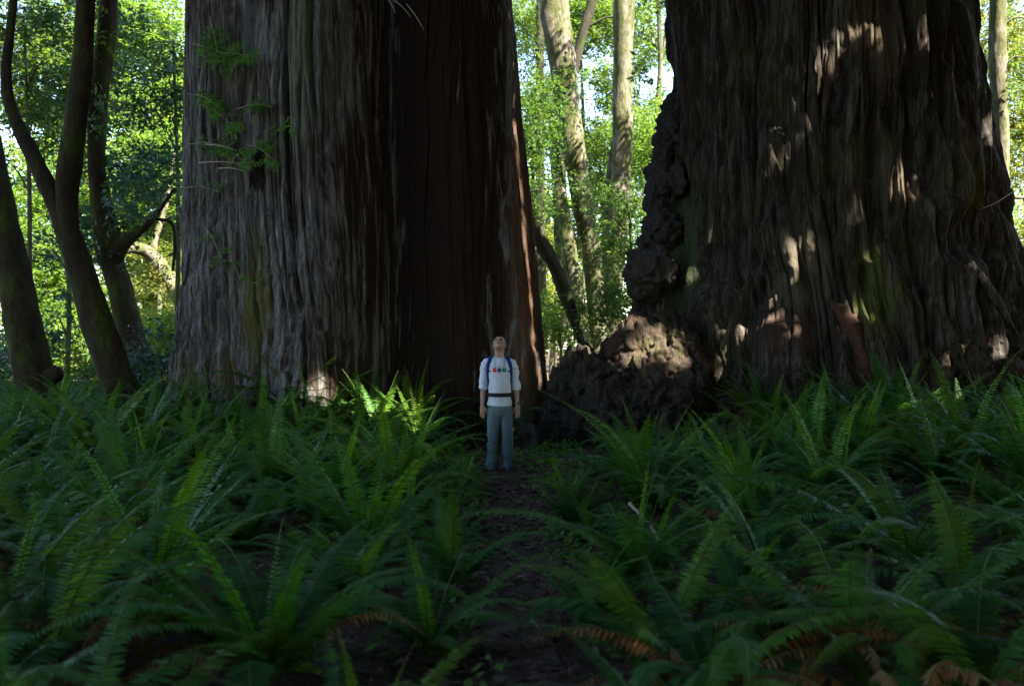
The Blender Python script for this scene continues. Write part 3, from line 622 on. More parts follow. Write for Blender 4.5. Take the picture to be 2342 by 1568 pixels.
leafy('maple_tree', 2340, 36, [(2310, 150, 36, 90, 200, 1.6), (2330, 420, 36, 70, 150, 1.5), (2335, 600, 36, 60, 90, 1.4)], 1200, 'leaf_yellow', 'pale sunlit maple at the right edge, behind the pale trunk', 88, leaf=0.15)

# far woodland that reads as one mass
rs = np.random.RandomState(99)
blobs = []
for k in range(46):
    x = -44 + 88 * (k + rs.rand()) / 46; y = 56 + 18 * rs.rand(); hz = 10 + 9 * rs.rand()
    blobs.append((x, y, hz * 0.5, 2.6 + rs.rand(), 2.2, hz * 0.55))
pts = blob_points(blobs, 11000, rs)
ok = ~((np.abs(pts[:, 0] / pts[:, 1] - 0.075) < 0.05) & (pts[:, 2] > 9.5 + rs.rand(len(pts)) * 3)) 
pts = pts[ok]
co, q, tone = sprays(pts, rs, 16, 0.30, 0.24, 1.5, 0.25, 0.5)
o = mesh_np('woodland', co, q, M['leaf_sun'], rnd=tone); tag(o, 'far sunlit woodland closing the view behind the grove', 'woodland', kind='stuff')

# sprouts of green needles on the left redwood
def spray_branch(name, parent, p0, p1, n, seed, L=0.09, mat='needle', width=0.22):
    rs = np.random.RandomState(seed); p0 = np.array(p0); p1 = np.array(p1); d = p1 - p0; ln = np.linalg.norm(d); d /= ln
    g = Geo(); mid = (p0 + p1) / 2 + np.array((0, 0, 0.06))
    g.add(*tube_data([p0, mid, p1], [0.008, 0.006, 0.003], 12, 6), rnd=0.2, mi=1)
    pth = catmull([p0, mid, p1], 60)
    side = unit(np.cross(d, np.array((0, -1.0, 0.25 + 0.5 * rs.rand())))[None])[0]; upv = np.cross(side, d)
    for k in range(n):
        t = rs.uniform(0.15, 1.0); b = pth[int(t * 59)]; sg = rs.choice((-1, 1))
        td = unit((d * rs.uniform(0.4, 0.9) + side * sg * rs.uniform(0.6, 1.0) + rs.randn(3) * 0.2)[None])[0]; tl = width * rs.uniform(0.5, 1.2) * (1.1 - 0.5 * t)
        m = 8; tt = np.linspace(0.1, 1, m); P = b + td * (tt * tl)[:, None]
        sd = unit(np.cross(td, upv)[None])[0]
        for s_ in (-1, 1):
            dd = unit(td * 0.55 + sd * s_ + rs.randn(m, 3) * 0.15); nn = unit(upv + rs.randn(m, 3) * 0.3)
            Ls = np.full(m, L * 0.55) * (0.7 + 0.5 * rs.rand(m)) * (1.1 - 0.6 * tt)
            co, q = leaf_quads(P, dd, nn, Ls, Ls * 0.16); g.add(co, q, rnd=rs.rand(m))
    return g.build(name, [M[mat], M['twig']], parent, smooth=False, off=parent.location[:])
for k, (x0, y0, x1, y1, Yk, n) in enumerate([(480, 40, 505, 165, 17.0, 26), (470, 130, 580, 130, 16.9, 34), (440, 100, 560, 150, 17.1, 30), (430, 215, 500, 245, 17.2, 26), (460, 240, 545, 300, 17.0, 20),
        (540, 250, 625, 245, 16.8, 22), (600, 300, 670, 290, 16.8, 22), (560, 330, 630, 370, 16.8, 22), (490, 330, 580, 390, 16.9, 18), (430, 330, 530, 340, 17.2, 26), (520, 590, 550, 640, 16.9, 8), (560, 660, 590, 650, 16.9, 6), (420, 430, 500, 440, 17.2, 10), (470, 520, 505, 590, 17.1, 8)]):
    spray_branch('sprout', rl, at(x0, y0, Yk + .5), at(x1, y1, Yk), int(n * 0.6), 200 + k, L=0.19, width=0.36)
for (x0, y0, x1, y1) in [(455, 372, 560, 376), (470, 330, 540, 345), (500, 385, 560, 392), (930, 10, 970, 70), (900, 0, 940, 40), (880, -10, 905, 30)]:
    co, q = tube_data([at(x0, y0, 17.3), at((x0 + x1) / 2, (y0 + y1) / 2 - 4, 16.9), at(x1, y1, 16.7)], [0.012, 0.009, 0.004], 12, 6)
    mesh_np('dry_twig', co - np.array(rl.location[:]), q, M['twig'], rl, True)

# ------------------------------------------------------------------ ferns
def frond_geo(g, base, az, L, a0, a1, npair, plen, rs, mi=0, curl=0.0, tone=0.5, droop=0.25, stem_mi=3, ragged=0.0, bend=0.0, pw=0.19):
    """one pinnate frond added to g, growing from base in direction az; a0,a1 = climb angle at base / tip"""
    n = 44; s = np.linspace(0, 1, n)
    ang = a0 + (a1 - a0) * s ** 1.25
    if curl: ang = ang - curl * np.clip((s - 0.88) / 0.12, 0, 1) ** 1.3
    dx = np.cos(ang); dz = np.sin(ang); ds = L / (n - 1)
    step = np.where(s > 0.88, 0.55 if curl else 1.0, 1.0) * ds
    hx = np.concatenate([[0], np.cumsum(dx[:-1] * step[:-1])]); hz = np.concatenate([[0], np.cumsum(dz[:-1] * step[:-1])])
    aa = az + bend * s
    ux, uy = np.cos(aa), np.sin(aa)
    P = np.stack([base[0] + hx * ux, base[1] + hx * uy, base[2] + hz], -1)
    T = np.stack([dx * ux, dx * uy, dz], -1); S = np.stack([-uy, ux, 0 * ux], -1); U = np.cross(S, T) * -1.0
    U = np.cross(T, S)
    U = np.where(U[:, 2:3] < 0, -U, U) if a1 > -1.2 else U
    w = 0.0042 * (1.15 - s) + 0.001
    k = 4
    th = np.linspace(0, 2 * PI, k, endpoint=False)
    co = P[:, None, :] + (S[:, None, :] * np.cos(th)[None, :, None] + U[:, None, :] * np.sin(th)[None, :, None]) * w[:, None, None]
    i = np.arange(n - 1)[:, None] * k; j = np.arange(k)[None, :]; j2 = (j + 1) % k
    g.add(co.reshape(-1, 3), np.stack([i + j, i + j2, i + k + j2, i + k + j], -1).reshape(-1, 4), rnd=tone, mi=stem_mi)
    sp = np.linspace(0.13, 0.985 if not curl else 0.93, npair)
    prof = np.clip(np.sin(np.clip((sp - 0.02) / 0.98, 0, 1) ** 0.62 * PI * 0.98), 0.0, 1) ** 0.75
    prof = np.maximum(prof, 0.10) * (1.0 if not curl else 0.85)
    if curl: prof = prof * np.clip((0.95 - sp) / 0.35, 0.15, 1)
    for sg in (-1, 1):
        sp2 = np.clip(sp + sg * 0.004, 0, 1)
        ix = sp2 * (n - 1); i0 = np.minimum(ix.astype(int), n - 2); f = (ix - i0)[:, None]
        b = P[i0] * (1 - f) + P[i0 + 1] * f; t = T[i0]; u = U[i0]; sd = S[i0] * sg
        m = npair
        ll = plen * prof * (0.9 + 0.2 * rs.rand(m))
        if ragged: ll = ll * np.where(rs.rand(m) < ragged, 0.25, 1)
        d = unit(sd + t * (0.22 + 0.30 * sp[:, None]) - u * droop * (0.6 + 0.6 * rs.rand(m, 1)) + rs.randn(m, 3) * 0.06)
        nn = unit(u + rs.randn(m, 3) * 0.14 + t * 0.12)
        s2 = np.cross(d, nn); s2 = unit(s2)
        hw = (ll * pw * 0.5 + 0.002)[:, None]; ll = ll[:, None]
        sag = np.array((0, 0, -1.0)) * ll * (0.10 + 0.10 * rs.rand(m, 1))
        # lance-shaped pinna: two quads
        v = np.stack([b + s2 * hw * 0.75, b - s2 * hw * 0.75, b + d * ll * 0.5 - s2 * hw * 0.95 + sag * 0.3, b + d * ll * 0.5 + s2 * hw * 0.95 + sag * 0.3,
                      b + d * ll - s2 * hw * 0.12 + sag, b + d * ll + s2 * hw * 0.12 + sag], 1).reshape(-1, 3)
        o_ = np.arange(m)[:, None] * 6
        q = np.concatenate([o_ + np.array([[0, 1, 2, 3]]), o_ + np.array([[3, 2, 4, 5]])])
        g.add(v, q, rnd=np.clip(np.tile(tone + rs.randn(m) * 0.12, 2), 0, 1), mi=mi)

FM = [M['fern'], M['fern_new'], M['fern_dead'], M['stem']]
def rand_frond(g, rs, az, kind, size=1.0, base=(0, 0, 0)):
    if kind == 'mature':
        frond_geo(g, base, az, size * rs.uniform(0.75, 1.35), R(rs.uniform(45, 82)), R(rs.uniform(-45, 25)), rs.randint(48, 58), 0.102 * size * rs.uniform(0.85, 1.15), rs, 0, 0, rs.rand() * 0.7, 0.25, bend=rs.uniform(-.35, .35))
    elif kind == 'fresh':
        frond_geo(g, base, az, size * rs.uniform(0.8, 1.15), R(rs.uniform(66, 88)), R(rs.uniform(15, 70)), rs.randint(40, 50), 0.08 * size * rs.uniform(0.85, 1.15), rs, 1, 0, rs.rand(), 0.05, bend=rs.uniform(-.2, .2))
    elif kind == 'fiddlehead':
        frond_geo(g, base, az, size * rs.uniform(0.75, 1.1), R(rs.uniform(76, 88)), R(rs.uniform(45, 70)), rs.randint(26, 32), 0.045 * size, rs, 1, R(rs.uniform(200, 330)), rs.rand(), 0.2, bend=rs.uniform(-.2, .2))
    else:
        frond_geo(g, base, az, size * rs.uniform(0.75, 1.2), R(rs.uniform(30, 66)), R(rs.uniform(-80, -30)), rs.randint(26, 36), 0.07 * size, rs, 2, 0, rs.rand(), 0.9, ragged=0.3, bend=rs.uniform(-.5, .5), pw=0.2)

# frond variants shared by the near ferns
FR = {'mature': [], 'fresh': [], 'fiddlehead': [], 'dead': []}
for kind, cnt in (('mature', 16), ('fresh', 7), ('fiddlehead', 5), ('dead', 5)):
    for k in range(cnt):
        g_ = Geo(); rand_frond(g_, np.random.RandomState(hash(kind) % 1 + 500 + 37 * k + len(kind) * 1000), 0.0, kind)
        FR[kind].append(g_.build(kind + '_frond', FM, None, smooth=False, link=False))
FERN_MESH = []
def fern_variant(seed, nm, nf, nd, nh):
    rs = np.random.RandomState(seed); g_ = Geo(); az0 = rs.rand() * 6.28
    for k in range(nm): rand_frond(g_, rs, az0 + 6.283 * k / nm + rs.uniform(-.3, .3), 'mature')
    for k in range(nf): rand_frond(g_, rs, rs.rand() * 6.28, 'fresh')
    for k in range(nh): rand_frond(g_, rs, rs.rand() * 6.28, 'fiddlehead')
    for k in range(nd): rand_frond(g_, rs, rs.rand() * 6.28, 'dead')
    return g_.build('sword_fern', FM, None, smooth=False, link=False)
for k in range(12):
    FERN_MESH.append(fern_variant(900 + k, 13 + k % 4, (2, 4, 1, 3)[k % 4], 1 + k % 2, (1, 2, 0, 1)[k % 4]))

FR_NAME = {'mature': 'frond', 'fresh': 'fresh_frond', 'fiddlehead': 'fiddlehead', 'dead': 'dead_frond'}
def near_fern(x, y, size, rs, label, group, counts, azs=None):
    o = empty('sword_fern', (x, y, float(gz(x, y)) - 0.01)); tag(o, label, 'fern', group); o.scale = (size, size, size)
    az0 = rs.rand() * 6.28
    for kind, n in counts:
        for k in range(n):
            me = FR[kind][rs.randint(len(FR[kind]))]
            f = link_mesh(FR_NAME[kind], me, o)
            f.rotation_euler = (rs.uniform(-.12, .12), rs.uniform(-.12, .12), az0 + 6.283 * (k + rs.uniform(-.3, .3)) / max(1, n) + (0 if kind == 'mature' else rs.rand() * 6))
            s_ = rs.uniform(0.85, 1.15); f.scale = (s_, s_, s_)
    return o

def region(x, y):
    px = CX + x / y * FPX
    if y > 14.6:
        if px < 440: return ('ferns among the leaning mossy trunks', 'green sword fern among the mossy leaning trunks left of the grey redwood')
        if px < 1100: return ('ferns along the foot of the grey redwood', 'green sword fern at the foot of the grey redwood')
        if px < 1400: return ('ferns between the two redwoods', 'small green fern on the ground between the two redwoods')
        return ('ferns along the foot of the rugged redwood', 'green sword fern at the foot of the rugged redwood')
    side = 'left' if x < path_x(y) else 'right'
    if y > 9.5:
        return ('ferns of the middle ground %s of the path' % side, 'bushy sword fern in the dense middle patch %s of the path' % side)
    return ('large near ferns %s of the path' % side, 'large arching near sword fern in the dark patch %s of the path' % side)

rs = np.random.RandomState(2024)
placed = []
def free(x, y, r):
    for (a, b, c) in placed:
        if (a - x) ** 2 + (b - y) ** 2 < ((r + c) * 0.5) ** 2: return False
    return True
def blocked(x, y):
    if y < 16.5 and abs(x - path_x(y)) < (0.38 if y < 7.5 else 0.50): return True
    if 12.2 < y < 17.3 and -1.25 < x + 0.02 * 0 < 0.55: return True
    if math.hypot(x - TREE_L[0], y - TREE_L[1]) < 3.25: return True
    if math.hypot(x - TREE_R[0], y - TREE_R[1]) < 3.9: return True
    if 0.4 < x < 3.4 and 15.6 < y < 18.8: return True
    if 0.3 < x < 2.2 and 13.0 < y: return True
    if math.hypot(x - at(345, 1040, YA)[0], y - YA) < 0.5: return True
    return False
# a few chosen ferns first: (px of base, depth, size, counts, label)
HERO = [(620, 5.0, 1.0, [('mature', 13), ('fresh', 2), ('fiddlehead', 1), ('dead', 2)], 'large near fern with a pale frond arching towards the path, bottom left'),
        (355, 6.4, 1.05, [('mature', 10), ('fresh', 6), ('fiddlehead', 1), ('dead', 1)], 'near fern with a cluster of tall fresh upright fronds, left'),
        (100, 5.0, 1.0, [('mature', 12), ('fresh', 1), ('dead', 3)], 'dark near fern with brown dead fronds in the lower left corner'),
        (1960, 5.2, 1.0, [('mature', 16), ('fresh', 0), ('dead', 4)], 'large dark near fern with browning tips, lower right'),
        (2240, 4.7, 1.0, [('dead', 12), ('mature', 5)], 'withered near fern with curled orange-brown fronds in the lower right corner'),
        (1600, 4.9, 0.9, [('mature', 12), ('dead', 3)], 'near fern with yellow-brown hanging tips by the path, bottom right'),
        (1460, 7.0, 0.95, [('mature', 12), ('fresh', 1), ('fiddlehead', 2)], 'fern arching low over the right side of the path, with curled fiddleheads'),
        (1700, 9.2, 1.0, [('mature', 10), ('fresh', 5), ('fiddlehead', 3)], 'bright fern with fresh fronds and hooked fiddleheads, right of the path'),
        (840, 8.0, 1.05, [('mature', 12), ('fresh', 4), ('fiddlehead', 2)], 'bright green fern leaning to the path from the left'),
        (2080, 7.2, 1.15, [('mature', 15), ('fresh', 1), ('dead', 1)], 'tall blue-green fern with broad arching fronds, right'),
        (960, 16.0, 1.1, [('mature', 8), ('fresh', 3), ('fiddlehead', 4), ('dead', 1)], 'sunlit fern with tall hooked fiddleheads left of the man'),
        (860, 16.0, 1.15, [('mature', 9), ('fresh', 6), ('fiddlehead', 1)], 'sunlit fern with upright bright fronds against the dark hollow'),
        (1490, 11.0, 1.1, [('mature', 13), ('fresh', 2), ('fiddlehead', 1)], 'fern with spreading blue-green fronds in front of the dark burl')]
for (px, y, size, counts, lab) in HERO:
    x = (px - CX) / FPX * y
    near_fern(x, y, size, np.random.RandomState(int(px)), lab, None, counts); placed.append((x, y, 0.8))
cand = 0; ferns = []
while cand < 14000 and len(ferns) < 268:
    cand += 1
    y = math.sqrt(rs.uniform(3.4 ** 2, 20.5 ** 2)); x = rs.uniform(-0.53, 0.53) * y; x += rs.uniform(0, 1.8) * np.sign(x) * (rs.rand() < 0.3)
    r_ = 0.64 if y > 9 else 0.70
    if y < 4.9 and x > 0.7: continue
    if blocked(x, y) or not free(x, y, r_): continue
    placed.append((x, y, r_)); ferns.append((x, y))
for (x, y) in ferns:
    grp, lab = region(x, y); size = rs.choice((rs.uniform(0.55, 0.85), rs.uniform(0.8, 1.1), rs.uniform(1.0, 1.3)))
    if y < 8: size = min(size, 0.95)
    if abs(x - path_x(y)) < 1.1 and y < 14: size *= (0.78 if y < 8 else 0.62)
    if 0.2 < x < 3.2 and 10.5 < y < 16: size *= 0.72
    if x / y > 0.2 and y > 11: size *= 1.08
    if y > 13 and -0.29 < x / y < -0.08: size *= rs.uniform(0.95, 1.3)
    if y < 9.0:
        near_fern(x, y, size, rs, lab, grp, [('mature', rs.randint(13, 18)), ('fresh', rs.randint(0, 2)), ('fiddlehead', rs.randint(0, 2)), ('dead', rs.randint(0, 3) + (2 if (x > 1.2 and y < 6.5) or x < -3 else 0))])
    else:
        o = link_mesh('sword_fern', FERN_MESH[rs.randint(len(FERN_MESH))]); o.location = (x, y, float(gz(x, y)) - 0.01)
        o.rotation_euler = (rs.uniform(-.08, .08), rs.uniform(-.08, .08), rs.rand() * 6.28); o.scale = (size, size, size * rs.uniform(0.9, 1.15))
        tag(o, lab, 'fern', grp)
print('ferns', len(ferns))
for k, (px, y) in enumerate([(40, 15.2), (110, 16.4), (180, 15.6), (70, 17.8), (15, 13.2), (215, 17.2), (590, 16.2), (1760, 15.6), (2060, 15.2), (120, 8.6), (60, 7.0), (290, 9.6), (2150, 5.3), (2010, 4.7), (1640, 4.8), (1500, 5.3), (330, 5.4)]):
    near_fern((px - CX) / FPX * y, y, 0.95, np.random.RandomState(700 + k), 'withered rust-brown fern with drooping dead fronds among the green ferns', 'withered brown ferns', [('dead', 9), ('mature', 4)])
# golden fern in the sunny gap behind
g_ = Geo(); r2 = np.random.RandomState(5)
for k in range(16): frond_geo(g_, (0, 0, 0), 6.28 * k / 16 + r2.uniform(-.2, .2), r2.uniform(0.9, 1.3), R(r2.uniform(50, 80)), R(r2.uniform(-60, 0)), 30, 0.11, r2, k % 2, 0, r2.rand(), 0.3)
o = g_.build('golden_fern', [M['fern_gold'], M['fern_new'], M['fern_dead'], M['stem']], None, smooth=False)
p = at(1275, 870, 24.5); o.location = (p[0], p[1], float(gz(p[0], p[1]))); tag(o, 'sunlit golden fern in the gap beside the left redwood', 'fern')

# small plants and litter on the soil: nobody could count it
rs = np.random.RandomState(77); n = 26000
yy = np.sqrt(rs.uniform(3.0 ** 2, 20 ** 2, n)); xx = rs.uniform(-0.55, 0.55, n) * yy
near = rs.rand(n) < 0.45; xx = np.where(near, path_x(yy) + rs.randn(n) * 0.5, xx)
P = np.stack([xx, yy, gz(xx, yy) + 0.02 + 0.02 * rs.rand(n)], -1); d = rs.randn(n, 3); d[:, 2] *= 0.25; d = unit(d); nn = unit(np.array((0, 0, 1.0)) + rs.randn(n, 3) * 0.35)
Ls = rs.uniform(0.02, 0.11, n); co, q = leaf_quads(P, d, nn, Ls, Ls * rs.uniform(0.04, 0.3, n))
M['litter'] = leaf_mat('leaf_litter', (0.10, 0.06, 0.04), (0.08, 0.05, 0.03), gloss=0.1, tw=0.15, hue=(0.26, 0.17, 0.11))
o = mesh_np('leaf_litter', co, q, M['litter'], rnd=rs.rand(n)); tag(o, 'brown leaves and needles strewn over the forest floor', 'leaf litter', kind='stuff')
n = 900; yy = np.sqrt(rs.uniform(3.5 ** 2, 19 ** 2, n)); xx = np.where(rs.rand(n) < 0.5, path_x(yy) + rs.randn(n) * 0.75, rs.uniform(-.5, .5, n) * yy)
ok = np.abs(xx - path_x(yy)) > 0.25; xx, yy = xx[ok], yy[ok]
pts = np.stack([xx, yy, gz(xx, yy) + 0.09], -1); co, q, tone = sprays(pts, rs, 9, 0.07, 0.3, 0.22, -0.3, 0.6)
o = mesh_np('undergrowth', co, q, M['needle'], rnd=tone); tag(o, 'low green sorrel and seedlings between the ferns', 'undergrowth', kind='stuff')

# sticks lying about: (px, py, px, py, depth0, depth1, radius, label)
def ground_pt(px, py, lift=0.02):
    Yg = CAMZ * FPX / (py - CY); x = (px - CX) / FPX * Yg; return np.array((x, Yg, float(gz(x, Yg)) + lift))
for k, (pts, r_, mt, lab) in enumerate([
    ([(1225, 1398), (1258, 1387), (1292, 1392)], .011, 'twig', 'pale stick lying across the bottom of the path'),
    ([(1205, 1400), (1232, 1425), (1238, 1450)], .009, 'twig', 'short pale stick pointing at the camera on the path'),
    ([(1010, 1540), (1120, 1536), (1250, 1546)], .010, 'bark_mid', 'long dark stick lying across the path at the bottom edge'),
    ([(1060, 1005), (1100, 1030), (1135, 1045)], .030, 'bark_mid', 'brown branch lying left of the feet of the man'),
    ([(1030, 1050), (1075, 1062), (1125, 1075)], .035, 'bark_shade', 'thick dark branch lying at the feet of the man'),
    ([(1070, 985), (1085, 998), (1098, 1012)], .014, 'twig', 'thin pale stick behind the man, on the left'),
    ([(1170, 1012), (1195, 1006), (1225, 1010)], .020, 'bark_mid', 'brown stick behind the man, on the right'),
    ([(1440, 1275), (1490, 1330), (1540, 1390)], .012, 'twig', 'pale dead stem leaning among the ferns right of the path')]):
    P = [ground_pt(a, b, r_ * 0.8) for a, b in pts]
    if k == 7: P = [p + np.array((0, 0, 0.45 - 0.12 * i)) for i, p in enumerate(P)]
    c0 = P[1]; co, q = tube_data(P, [r_, r_ * 0.85, r_ * 0.5], 18, 8, 0.3, 9, k)
    o = mesh_np('stick', co - c0, q, M[mt], None, True); o.location = c0; tag(o, lab, 'stick')
M['wood_chip'] = plain('yellow_wood', (0.36, 0.26, 0.06), 0.8, 0.1, 0.3, 25, 0.3)
for (x0, y0, x1, y1, lab) in [(1112, 995, 1133, 985, 'yellow splinter of wood seen between the legs of the man'), (1155, 990, 1175, 978, 'yellow splinter of wood just right of the legs of the man')]:
    a = ground_pt(x0, y0 + 45, .03); a = at(x0, y0, 15.4); b = at(x1, y1, 15.5); a[2] = max(a[2], gz(a[0], a[1]) + .02)
    co, q = tube_data([a, (a + b) / 2, b], np.array([[.02, .015], [.05, .02], [.03, .01]]), 14, 8, 0.3, 12, 3)
    o = mesh_np('wood_splinter', co - a, q, M['wood_chip'], None, True); o.location = a; tag(o, lab, 'wood chip')
st = empty('tree_stump', at(1215, 1000, 16.6)); st.location.z = float(gz(st.location.x, st.location.y)); tag(st, 'small dark rotten stump beside the legs of the man', 'stump')
co, q = tube_data([np.array((0, 0, -.1)), np.array((0.01, 0, .12)), np.array((0, .02, .30)), np.array((-.02, 0, .40))], [.13, .10, .09, .05], 40, 24, 0.9, 7, 2)
mesh_np('wood', co, q, M['burl_brown'], st, True)

# ------------------------------------------------------------------ the man
PM = np.array((at(1143, 1075, 13.8)[0], 13.8)); PZ0 = float(gz(PM[0], PM[1])) + 0.01
man = empty('person', (PM[0], PM[1], PZ0))
tag(man, 'man in a white long-sleeved shirt and grey-green trousers, head tilted back looking up', 'person')
M['skin'] = plain('skin', (0.42, 0.26, 0.18), 0.6, 0.3, 0.08, 30, 0.05)
M['lip'] = plain('lip', (0.16, 0.06, 0.05), 0.6, 0.3, 0.08, 30, 0.05)
M['hair'] = plain('grey_hair', (0.20, 0.18, 0.16), 0.7, 0.2, 0.4, 90, 0.5)
M['shirt'] = plain('white_cotton', (0.64, 0.70, 0.78), 0.9, 0.1, 0.05, 14, 0.25)
M['trousers'] = plain('grey_green_cloth', (0.13, 0.18, 0.19), 0.85, 0.15, 0.12, 25, 0.3)
M['blue'] = plain('navy_webbing', (0.012, 0.035, 0.16), 0.7, 0.2, 0.2, 60, 0.2)
M['black'] = plain('black_webbing', (0.012, 0.013, 0.018), 0.7, 0.2, 0.2, 60, 0.2)
M['shoe'] = plain('shoe_leather', (0.07, 0.075, 0.08), 0.6, 0.3, 0.2, 40, 0.2)
M['red_p'] = plain('red_print', (0.62, 0.07, 0.06), 0.8, 0.1, 0.1); M['teal_p'] = plain('blue_print', (0.01, 0.10, 0.17), 0.8, 0.1, 0.1)
M['green_p'] = plain('green_print', (0.05, 0.30, 0.17), 0.8, 0.1, 0.1); M['faint_p'] = plain('faint_print', (0.62, 0.46, 0.46), 0.8, 0.1, 0.1)
M['steel'] = plain('watch_steel', (0.35, 0.36, 0.38), 0.3, 0.5, 0.1)
def loft(rows, k=24, n=None):      # rows: (x, y, z, rx, ry)
    A = np.array(rows, float); return tube_data(A[:, :3], A[:, 3:5], n or len(A) * 7, k, ref=(1, 0, 0))
TH_ = R(43); HC = np.array((0.0, -0.005, 1.592)); ca, sa = math.cos(TH_), math.sin(TH_)
HM = np.array([[1, 0, 0], [0, ca, sa], [0, -sa, ca]])      # head leant back: the face (-Y) turns up
YAW = R(-6); HM = np.array([[math.cos(YAW), -math.sin(YAW), 0], [math.sin(YAW), math.cos(YAW), 0], [0, 0, 1]]) @ HM
def hd(p): return np.asarray(p, float) @ HM.T + HC
def hball(c, r): return ball_data(hd(c), r, rot=HM)
body = [loft([(0, .01, 1.36, .075, .065), (0, .0, 1.46, .06, .06), (0, -.005, 1.54, .058, .06), (0, .0, 1.6, .055, .055)]),
        hball((0, .015, .025), (.076, .098, .095)), hball((0, -.03, -.055), (.06, .066, .06)), hball((0, -.068, -.092), (.032, .028, .024)),
        hball((0, -.045, -.08), (.048, .045, .032)), hball((0, -.092, -.068), (.03, .02, .018)), hball((0, -.078, .03), (.05, .03, .022)),
        hball((.038, -.068, -.03), (.022, .022, .025)), hball((-.038, -.068, -.03), (.022, .022, .025)),
        hball((.079, .012, -.02), (.010, .020, .032)), hball((-.079, .012, -.02), (.010, .020, .032))]
nose = [hd(p) for p in ((0, -.088, .022), (0, -.105, -.008), (0, -.118, -.032), (0, -.098, -.046))]
body.append(tube_data(nose, [.010, .013, .016, .012], 16, 12, ref=(1, 0, 0)))
for s in (-1, 1): body.append(hball((s * .013, -.102, -.036), (.010, .012, .009)))
body.append(loft([(0, .01, .80, .11, .08), (0, .01, 1.0, .12, .085), (0, .01, 1.2, .15, .095), (0, .01, 1.34, .15, .08), (0, .01, 1.39, .08, .06)]))
for s in (-1, 1):
    body.append(loft([(s * .13, .01, 1.35, .055, .055), (s * .20, .015, 1.30, .05, .05), (s * .224, .02, 1.18, .042, .042), (s * .232, .02, 1.07, .038, .04), (s * .243, .005, .96, .037, .038), (s * .25, -.012, .87, .027, .03), (s * .252, -.018, .825, .024, .027)], 16))
    body.append(loft([(s * .252, -.016, .84, .026, .022), (s * .252, -.022, .80, .036, .018), (s * .25, -.026, .755, .04, .016), (s * .249, -.028, .735, .037, .014)], 16))
    for k in range(4):                                   # fingers: thumb side is the inner one
        fx = s * (.252 + .028 - k * .0187); ln = (.058, .075, .08, .072)[k]; z0 = .742; cu = (.022, .018, .014, .018)[k]
        body.append(tube_data([(fx, -.027, z0 + .02), (fx - s * .001, -.031, z0 - ln * .35), (fx - s * .003, -.024 + cu * .2, z0 - ln * .72), (fx - s * .004, -.012 + cu, z0 - ln)], [.0095, .0088, .008, .0062], 16, 8, ref=(1, 0, 0)))
    body.append(tube_data([(s * .228, -.026, .81), (s * .205, -.036, .785), (s * .192, -.042, .755), (s * .190, -.042, .728)], [.014, .0115, .0098, .0072], 16, 8, ref=(1, 0, 0)))
    body.append(loft([(s * .080, .0, .84, .055, .07), (s * .10, .0, .50, .06, .06), (s * .108, .01, .30, .052, .055), (s * .112, .02, .08, .036, .042), (s * .113, .02, .04, .035, .05)], 16))
co, q, _ = voxel_union(body, 0.0056, 2)
mesh_np('body', co, q, M['skin'], man, True)
for s in (-1, 1):
    c_, f_ = ball_data(hd((s * .032, -.083, .006)), (.015, .012, .008), rot=HM); mesh_np('eye', c_, f_, plain('eye_shadowed', (.04, .03, .03), .4), man, True)
for s in (-1, 1):
    c_, f_ = ball_data(hd((s * .009, -.107, -.047)), (.005, .006, .004), rot=HM); mesh_np('nostril', c_, f_, M['black'], man, True)
    co, q = tube_data([hd((s * .018, -.094, .024)), hd((s * .034, -.091, .030)), hd((s * .050, -.080, .024))], [.004, .006, .003], 12, 8); mesh_np('eyebrow', co, q, M['hair'], man, True)
c_, f_ = ball_data(hd((0, -.1085, -.070)), (.023, .007, .0065), rot=HM); mesh_np('mouth', c_, f_, M['lip'], man, True)
hair = [hball((0, .03, .035), (.081, .098, .098)), hball((0, .07, -.02), (.07, .05, .07)), hball((.074, .005, .02), (.010, .03, .035)), hball((-.074, .005, .02), (.010, .03, .035))]
co, q, nm = voxel_union(hair, 0.007, 1); co = co + nm * (0.005 * vnoise(co[:, 0] * 90, co[:, 1] * 90, co[:, 2] * 90))[:, None]
mesh_np('hair', co, q, M['hair'], man, True)
# shirt
sh = [loft([(0, 0, .825, .172, .122), (0, 0, .88, .170, .12), (0, 0, .95, .158, .112), (0, -.002, 1.0, .160, .115), (0, -.008, 1.08, .168, .126), (0, -.006, 1.18, .172, .128), (0, 0, 1.28, .18, .118), (0, .005, 1.345, .172, .10), (0, .008, 1.39, .125, .082), (0, .008, 1.425, .078, .068), (0, .006, 1.44, .07, .064)], 40)]
for s in (-1, 1):
    sh.append(loft([(s * .12, .01, 1.365, .06, .062), (s * .18, .012, 1.345, .062, .064), (s * .212, .016, 1.28, .056, .06), (s * .226, .02, 1.18, .052, .055), (s * .230, .02, 1.09, .05, .053), (s * .234, .018, 1.045, .049, .052)], 20))
    sh.append(loft([(s * .232, .018, 1.09, .053, .057), (s * .234, .018, 1.075, .058, .061), (s * .236, .016, 1.045, .057, .06), (s * .237, .015, 1.03, .05, .053)], 20))
co, q, nm = voxel_union(sh, 0.008, 2)
w_ = fbm(co[:, 0] * 9 + co[:, 2] * 4, co[:, 1] * 9, co[:, 2] * 13, 3); arm = np.clip((np.abs(co[:, 0]) - .17) / .03, 0, 1)
w2 = ridge(co[:, 0] * 5 + 7, co[:, 1] * 5, co[:, 2] * 24)
w3 = ridge(co[:, 0] * 7 + co[:, 2] * 6, co[:, 1] * 7, co[:, 2] * 7 - co[:, 0] * 9)
co = co + nm * (0.007 * w3 + 0.006 * w_ + 0.010 * arm * w2 + 0.006 * w2 * np.clip(1 - np.abs(co[:, 2] - .93) / .1, 0, 1))[:, None]
shirt = mesh_np('shirt', co, q, M['shirt'], man, True)
